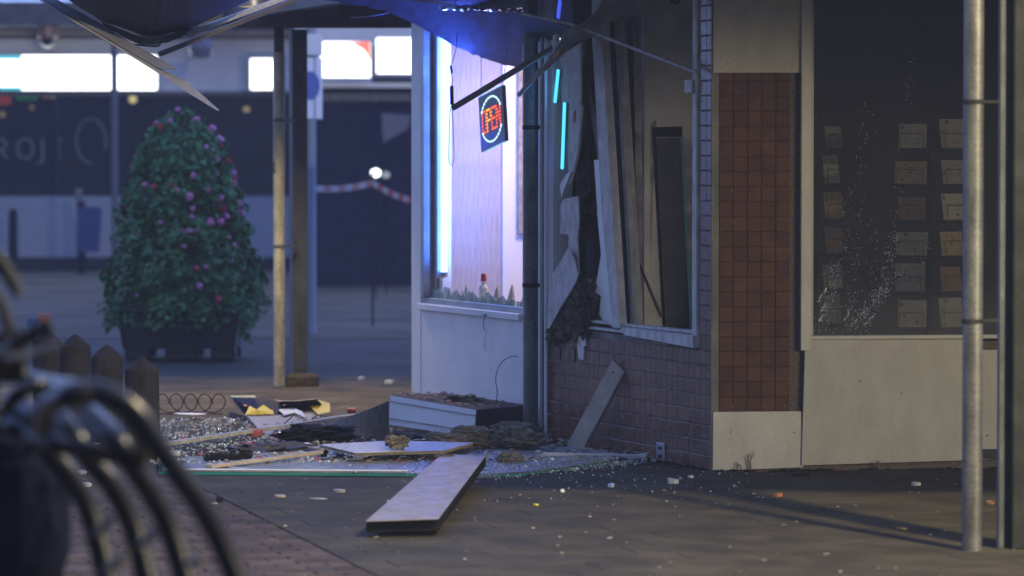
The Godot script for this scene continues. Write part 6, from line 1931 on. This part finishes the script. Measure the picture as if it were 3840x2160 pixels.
# ---------- flower tower ----------
func planter() -> void:
	var c := Vector3(-2.63, 0, -31.9)
	var t := thing("flower_tower", "tall pyramid of pink and red geraniums in a dark planter", "planter", c)
	var st := mb()
	var lo := [c + Vector3(-0.44, 0.09, 0.38), c + Vector3(0.44, 0.09, 0.38), c + Vector3(0.44, 0.09, -0.38), c + Vector3(-0.44, 0.09, -0.38)]
	var hi := [c + Vector3(-0.485, 0.4, 0.42), c + Vector3(0.485, 0.4, 0.42), c + Vector3(0.485, 0.4, -0.42), c + Vector3(-0.485, 0.4, -0.42)]
	for k in 4: face4(st, lo[k], lo[(k + 1) % 4], hi[(k + 1) % 4], hi[k], c + UP * 0.25)
	face4(st, lo[0], lo[1], lo[2], lo[3], c + UP * 0.3)
	face4(st, hi[0], hi[1], hi[2], hi[3], c)
	put("tub", st, m.plastic_brown, t)
	st = mb()
	for k in 4: bar(st, hi[k], hi[(k + 1) % 4], 0.05, 0.05, 0.01)
	put("rim", st, m.plastic_brown, t)
	for x in [-0.33, 0.02, 0.35]:
		for zz in [-0.3, 0.3]:
			st = mb()
			bx(st, Transform3D(Basis(), c + Vector3(x, 0.045, zz)), Vector3(0.2 if x != 0.02 else 0.26, 0.09, 0.14), 0.01)
			put("foot", st, m.plastic_brown, t)
	# trellis core that carries the plants
	st = mb()
	lathe(st, c, [[0.36, 0.35], [0.3, 0.9], [0.2, 1.5], [0.0, 1.86]], 16)
	put("core", st, mat(Color(0.035, 0.09, 0.03), 1.0), t)
	var prof := [[2.0, 0.03], [1.93, 0.14], [1.82, 0.27], [1.7, 0.34], [1.58, 0.39], [1.43, 0.44], [1.3, 0.47], [1.1, 0.5], [0.85, 0.55], [0.64, 0.6], [0.45, 0.63], [0.3, 0.62], [0.16, 0.58]]
	var fn := FastNoiseLite.new()
	fn.seed = 5
	fn.frequency = 2.2
	var rad := func(h: float) -> float:
		for i in prof.size() - 1:
			if h <= prof[i][0] and h >= prof[i + 1][0]: return 0.93 * lerpf(prof[i][1], prof[i + 1][1], (prof[i][0] - h) / (prof[i][0] - prof[i + 1][0]))
		return 0.1
	st = mb()
	var greens := [Color(0.032, 0.15, 0.03), Color(0.048, 0.18, 0.04), Color(0.026, 0.115, 0.028), Color(0.068, 0.195, 0.045)]
	for i in 12000:
		var h := 2.0 - 1.75 * sqrt(rng.randf())
		if h < 0.38 and rng.randf() < 0.5: h = rng.randf_range(0.38, 0.8)
		var a := rng.randf() * TAU
		var lump := 1.0 + 0.42 * fn.get_noise_3d(cos(a), h * 1.3, sin(a))
		var r: float = rad.call(h) * lump * (0.72 + 0.32 * sqrt(rng.randf()))
		if h < 0.4:
			if fn.get_noise_2d(a * 3.0, 9.0) < -0.05: continue
			r = maxf(r, 0.5)
		var d := Vector3(cos(a), 0, sin(a))
		var p := c + UP * h + d * r * Vector3(1, 1, 0.9)
		st.set_color(greens[rng.randi() % 4] * rng.randf_range(0.75, 1.25))
		var n := (d + Vector3(rng.randfn(0, 0.5), rng.randfn(0.5, 0.5), rng.randfn(0, 0.5))).normalized()
		var ex := n.cross(Vector3(rng.randfn(), rng.randfn(), rng.randfn()).normalized()).normalized()
		var ey := n.cross(ex)
		var s := rng.randf_range(0.013, 0.031)
		var q := []
		for k in 6:
			var ang := TAU * k / 6
			q.append(p + ex * cos(ang) * s + ey * sin(ang) * s * 0.85 + n * (0.006 if k % 2 else -0.004))
		for k in 4: tri(st, q[0], q[k + 1], q[k + 2 if k < 4 else 5], n, n, n)
	var leafm := mat(Color.WHITE, 0.6)
	leafm.vertex_color_use_as_albedo = true
	leafm.backlight_enabled = true
	leafm.backlight = Color(0.15, 0.2, 0.1)
	put("leaves", st, leafm, t).set_meta("kind", "stuff")
	# trailing shoots over the tub's corners
	for q in [[-0.56, 0.2], [-0.52, 0.32], [0.56, 0.14], [0.6, 0.28], [0.5, 0.34]]:
		st = mb()
		st.set_color(greens[2])
		var top := c + Vector3(q[0] * 0.8, 0.5, 0.42)
		var tip := c + Vector3(q[0], q[1], 0.46)
		tube(st, curve([top, top.lerp(tip, 0.5) + Vector3(q[0] * 0.12, 0.02, 0), tip], 5), 0.006, 5)
		for k in 26:
			var p := top.lerp(tip, rng.randf()) + Vector3(rng.randfn(0, 0.025), rng.randfn(0, 0.03), rng.randfn(0, 0.02))
			var w := Vector3(rng.randfn(), rng.randfn(), rng.randfn()).normalized() * 0.028
			var u := w.cross(Vector3(0.2, 0.3, 1)).normalized() * 0.024
			face4(st, p - w, p - u, p + w, p + u, p - Vector3(0, 0, 1))
		put("shoot", st, leafm, t)
	# flower heads
	var heads := []
	for v in 3:
		st = mb()
		for k in 34:
			var d := Vector3(rng.randfn(), rng.randfn(), rng.randfn()).normalized()
			var p := d * 0.034 * rng.randf_range(0.7, 1.1)
			var ex := d.cross(Vector3(rng.randfn(), rng.randfn(), rng.randfn()).normalized()).normalized() * 0.017
			var ey := d.cross(ex).normalized() * 0.015
			face4(st, p - ex, p - ey, p + ex, p + ey, Vector3.ZERO)
		heads.append(st.commit())
	var pinks := [mat(Color(0.78, 0.3, 0.52), 0.6), mat(Color(0.7, 0.22, 0.42), 0.6), mat(Color(0.65, 0.04, 0.03), 0.6), mat(Color(0.68, 0.06, 0.14), 0.6)]
	var heads_at := [Vector3(-2.657, 1.981, -31.3), Vector3(-2.713, 1.888, -31.3), Vector3(-2.782, 1.842, -31.3), Vector3(-2.853, 1.86, -31.3), Vector3(-2.894, 1.87, -31.3), Vector3(-2.505, 1.898, -31.3), Vector3(-2.393, 1.829, -31.3), Vector3(-2.341, 1.758, -31.3), Vector3(-2.278, 1.742, -31.3), Vector3(-2.325, 1.686, -31.3), Vector3(-2.419, 1.68, -31.3), Vector3(-2.31, 1.618, -31.3), Vector3(-2.27, 1.571, -31.3), Vector3(-2.341, 1.581, -31.3), Vector3(-2.208, 1.478, -31.3), Vector3(-2.17, 1.432, -31.3), Vector3(-2.217, 1.394, -31.3), Vector3(-2.512, 1.463, -31.3), Vector3(-2.684, 1.385, -31.3), Vector3(-2.506, 1.447, -31.3), Vector3(-2.538, 1.292, -31.3), Vector3(-2.388, 1.344, -31.3), Vector3(-2.311, 1.276, -31.3), Vector3(-2.28, 1.198, -31.3), Vector3(-2.513, 1.198, -31.3), Vector3(-2.519, 1.127, -31.3), Vector3(-2.14, 1.152, -31.3), Vector3(-2.109, 1.229, -31.3), Vector3(-2.545, 1.012, -31.3), Vector3(-2.591, 1.021, -31.3), Vector3(-2.476, 1.027, -31.3), Vector3(-2.576, 0.897, -31.3), Vector3(-2.203, 0.903, -31.3), Vector3(-2.219, 0.778, -31.3), Vector3(-2.147, 0.716, -31.3), Vector3(-2.483, 0.732, -31.3), Vector3(-2.405, 0.741, -31.3), Vector3(-2.313, 0.483, -31.3), Vector3(-2.079, 0.529, -31.3), Vector3(-2.048, 0.545, -31.3), Vector3(-3.131, 0.436, -31.3), Vector3(-3.075, 0.685, -31.3), Vector3(-3.105, 0.753, -31.3), Vector3(-3.059, 0.654, -31.3), Vector3(-3.01, 1.338, -31.3), Vector3(-3.035, 1.369, -31.3), Vector3(-3.048, 1.276, -31.3), Vector3(-3.056, 1.602, -31.3), Vector3(-3.009, 1.587, -31.3), Vector3(-3.073, 1.214, -31.3), Vector3(-3.058, 1.089, -31.3), Vector3(-2.98, 0.996, -31.3), Vector3(-3.111, 0.996, -31.3), Vector3(-3.016, 1.525, -31.3), Vector3(-2.901, 1.385, -31.3), Vector3(-2.824, 1.369, -31.3), Vector3(-2.264, 1.136, -31.3), Vector3(-2.302, 1.089, -31.3), Vector3(-2.103, 0.809, -31.3), Vector3(-2.188, 0.654, -31.3), Vector3(-2.452, 0.592, -31.3), Vector3(-2.637, 1.338, -31.3), Vector3(-2.373, 1.089, -31.3), Vector3(-2.249, 0.965, -31.3), Vector3(-2.951, 0.514, -31.3), Vector3(-2.544, 1.276, -31.3), Vector3(-2.762, 1.089, -31.3), Vector3(-3.089, 0.934, -31.3), Vector3(-3.168, 0.685, -31.3), Vector3(-3.044, 0.592, -31.3), Vector3(-2.326, 1.463, -31.3)]
	for i in heads_at.size():
		var p: Vector3 = heads_at[i]
		var h := clampf(p.y, 0.2, 1.98)
		var r: float = rad.call(h) * 0.93
		var dx := p.x - c.x
		p.z = c.z + (sqrt(maxf(r * r - dx * dx, 0.0)) if absf(dx) < r else 0.0) + 0.02
		p.x = c.x + clampf(dx, -r * 1.1, r * 1.1)
		var red := i in [2, 3, 9, 12, 15, 18, 23, 35, 37, 46, 47, 50, 53, 55, 58]
		put_mesh("flower", heads[i % 3], pinks[(2 + i % 2) if red else i % 2], Transform3D(Basis(UP, i * 1.3).scaled(Vector3.ONE * rng.randf_range(0.5, 0.9) * (1.15 if dx > 0.05 else 0.85)), p - c), t)

# ---------- bollards ----------
func bollards() -> void:
	var spots := [[Vector3(-1.955, 0, -21.1), 0.55, 0.092, "nearest wooden bollard with a pointed top, beside the glass litter"],
		[Vector3(-2.26, -0.074, -22.3), 0.555, 0.09, "second wooden bollard from the glass litter, pointed top"],
		[Vector3(-2.558, -0.156, -23.4), 0.565, 0.092, "third wooden bollard from the glass litter, pointed top"],
		[Vector3(-2.847, -0.239, -24.5), 0.545, 0.088, "farthest wooden bollard, its top hidden by the handlebar"]]
	for i in 4:
		var q = spots[i]
		var b := Vector3(q[0].x, -0.02, q[0].z)
		var t := thing("wooden_bollard", q[3], "bollard", b, 0.0, "wooden bollards in a row")
		var st := mb()
		lathe(st, b, [[q[2] * 1.06, 0.0], [q[2] * 0.98, q[1] - 0.055], [q[2] * 0.95, q[1] - 0.045]], 20)
		put("shaft", st, m.bark, t)
		st = mb()
		lathe(st, b, [[q[2] * 0.95, q[1] - 0.0449], [0.012, q[1] + 0.018], [0.0, q[1] + 0.02]], 20)
		put("pointed_cap", st, m.bark, t)

# ---------- bicycle stand and bicycle in front, out of focus ----------
func bicycle() -> void:
	var t := thing("bicycle_stand", "black bent tube bicycle stand with four hoops in front", "bicycle stand", Vector3(-0.9, 0, -8.8))
	var hoops := [[Vector3(-1.035, 1.005, -8.8), Vector3(-1.01, 1.056, -8.65), Vector3(-0.939, 1.097, -8.4), Vector3(-0.88, 1.108, -8.4), Vector3(-0.826, 1.088, -8.4), Vector3(-0.783, 1.051, -8.4), Vector3(-0.741, 0.99, -8.4), Vector3(-0.699, 0.93, -8.4), Vector3(-0.657, 0.871, -8.4), Vector3(-0.618, 0.8, -8.4), Vector3(-0.583, 0.716, -8.4), Vector3(-0.551, 0.625, -8.4), Vector3(-0.518, 0.508, -8.4)],
		[Vector3(-0.939, 1.025, -8.9), Vector3(-0.866, 0.986, -8.7), Vector3(-0.823, 0.924, -8.7), Vector3(-0.785, 0.866, -8.7), Vector3(-0.748, 0.795, -8.7), Vector3(-0.714, 0.685, -8.7), Vector3(-0.684, 0.573, -8.7), Vector3(-0.658, 0.469, -8.7)],
		[Vector3(-1.065, 1.021, -9.2), Vector3(-0.993, 0.977, -9), Vector3(-0.943, 0.909, -9), Vector3(-0.898, 0.856, -9), Vector3(-0.857, 0.773, -9), Vector3(-0.825, 0.653, -9), Vector3(-0.797, 0.538, -9), Vector3(-0.77, 0.412, -9)],
		[Vector3(-1.182, 1.022, -9.5), Vector3(-1.122, 0.98, -9.3), Vector3(-1.072, 0.909, -9.3), Vector3(-1.022, 0.847, -9.3), Vector3(-0.982, 0.769, -9.3), Vector3(-0.944, 0.622, -9.3), Vector3(-0.916, 0.502, -9.3), Vector3(-0.889, 0.372, -9.3)]]
	for k in 4:
		var st := mb()
		tube(st, curve(hoops[k], 6), [0.026, 0.0265, 0.027, 0.027][k], 14)
		put("hoop", st, m.gloss_black, t)
	for ring in [[Vector3(-1.048, 0.992, -8.9), Vector3(-1.007, 0.968, -8.8), Vector3(-0.937, 0.954, -8.8), Vector3(-0.87, 0.94, -8.8), Vector3(-0.822, 0.928, -8.8), Vector3(-0.796, 0.968, -8.6), Vector3(-0.784, 1.045, -8.4)], [Vector3(-1.198, 0.998, -9.4), Vector3(-1.148, 1.047, -9.2), Vector3(-1.102, 1.073, -9.2), Vector3(-1.052, 1.067, -9.2), Vector3(-0.948, 1.08, -8.8)], [Vector3(-1.163, 0.992, -9.2), Vector3(-1.129, 0.96, -9.2), Vector3(-1.055, 0.96, -9), Vector3(-0.982, 0.955, -8.9)], [Vector3(-1.236, 1.084, -9.5), Vector3(-1.17, 1.082, -9.5), Vector3(-1.13, 1.07, -9.5), Vector3(-1.014, 1.08, -9.1), Vector3(-0.88, 1.096, -8.6)]]:
		var st := mb()
		tube(st, curve(ring, 6), 0.019, 12)
		put("ring", st, m.gloss_black, t)
	for q in [[Vector3(-0.955, 0.735, -9.2), Vector3(-0.908, 0.778, -9)], [Vector3(-0.825, 0.738, -8.9), Vector3(-0.783, 0.778, -8.7)], [Vector3(-0.935, 0.65, -9.2), Vector3(-0.863, 0.71, -8.9)], [Vector3(-0.692, 0.727, -8.6), Vector3(-0.659, 0.748, -8.5)]]:
		var st := mb()
		tube(st, [q[0], q[1]], 0.012, 10)
		put("pin", st, m.steel, t)
	var st := mb()
	bar(st, Vector3(-1.9, 0.03, -9.6), Vector3(-0.55, 0.03, -8.3), 0.08, 0.05, 0.01)
	for h in hoops: tube(st, [h[-1], Vector3(h[-1].x + 0.02, 0.04, h[-1].z)], 0.02, 10)
	put("foot_rail", st, m.gloss_black, t)
	# bicycle leaning at the left edge
	var b := thing("bicycle", "dark parked bicycle at the left edge, grip and pannier showing", "bicycle", Vector3(-1.35, 0, -9.6))
	st = mb()
	tube(st, curve([Vector3(-1.207, 1.144, -9), Vector3(-1.144, 1.167, -9), Vector3(-1.099, 1.194, -9), Vector3(-1.068, 1.206, -9)], 4), 0.012, 10)
	put("handlebar", st, m.steel, b)
	st = mb()
	tube(st, [Vector3(-1.126, 1.177, -9), Vector3(-1.081, 1.2, -9), Vector3(-1.039, 1.222, -9)], 0.017, 12)
	put("grip", st, m.rubber, b)
	st = mb()
	tube(st, curve([Vector3(-1.138, 1.147, -8.95), Vector3(-1.093, 1.156, -8.95), Vector3(-1.049, 1.169, -8.95), Vector3(-1.013, 1.18, -8.95)], 4), 0.007, 8)
	put("brake_lever", st, m.steel, b)
	st = mb()
	clump(st, Vector3(-1.142, 1.155, -9.05), Vector3(0.045, 0, 0), UP * 0.05, Vector3(0, 0, 0.04), 0.5, 12, 12, 16)
	put("headset", st, m.rubber, b)
	st = mb()
	tube(st, curve([Vector3(-1.228, 1.411, -9.3), Vector3(-1.191, 1.36, -9.3), Vector3(-1.163, 1.314, -9.3), Vector3(-1.147, 1.277, -9.3)], 4), [0.016, 0.016, 0.016, 0.016, 0.016, 0.016, 0.016, 0.016, 0.016, 0.016, 0.014, 0.012, 0.01], 10)
	put("mirror_arm", st, m.darkpaint, b)
	st = mb()
	tube(st, curve([Vector3(-1.197, 1.294, -9.2), Vector3(-1.174, 1.258, -9.2), Vector3(-1.16, 1.212, -9.2), Vector3(-1.156, 1.175, -9.2)], 4), 0.014, 10)
	put("stem", st, m.darkpaint, b)
	st = mb()
	clump(st, Vector3(-1.261, 0.679, -9.9), Vector3(0.16, 0, 0), UP * 0.25, Vector3(0, 0, 0.12), 0.25, 15, 16, 24)
	put("pannier", st, mat(Color(0.008, 0.01, 0.02), 0.9, {"fine": 0.4, "spec": 0.05}), b)
	st = mb()
	var wc := Vector3(-1.375, 0.522, -9.8)
	wc.y = 0.35
	var rimp := []
	for k in 41: rimp.append(wc + Vector3(cos(TAU * k / 40) * 0.12, sin(TAU * k / 40) * 0.33, cos(TAU * k / 40) * 0.31))
	tube(st, rimp, 0.018, 8, false)
	put("tyre", st, m.rubber, b)
	for k in 12:
		st = mb()
		tube(st, [wc, wc + Vector3(cos(TAU * k / 12) * 0.115, sin(TAU * k / 12) * 0.32, cos(TAU * k / 12) * 0.3)], 0.0015, 4)
		put("spoke", st, m.alu, b)
	st = mb()
	tube(st, [wc, Vector3(-1.175, 1.144, -9.1)], 0.016, 10)
	tube(st, [Vector3(-1.175, 1.144, -9.1), Vector3(-1.7, 0.35, -9.9)], 0.016, 10)
	put("frame", st, m.darkpaint, b)
	var n := 0
	for q in [[Vector3(-3.592, 0.365, -30), Color(0.05, 0.2, 0.7), "small blurred blue light beyond the bicycle grip"], [Vector3(-3.509, 0.392, -30), Color(0.8, 0.3, 0.22), "small blurred pink light beyond the bicycle grip"]]:
		var mk := thing("marker_light", q[2], "light", Vector3(q[0].x, 0, q[0].z))
		st = mb()
		lathe(st, q[0], [[0.0, -0.05], [0.05, -0.03], [0.05, 0.03], [0.0, 0.05]], 12)
		put("lens", st, glow(q[1], 0.03), mk)
		st = mb()
		tube(st, [Vector3(q[0].x, 0, q[0].z), q[0] - UP * 0.05], 0.02, 8)
		put("post", st, m.greypaint, mk)
		n += 1
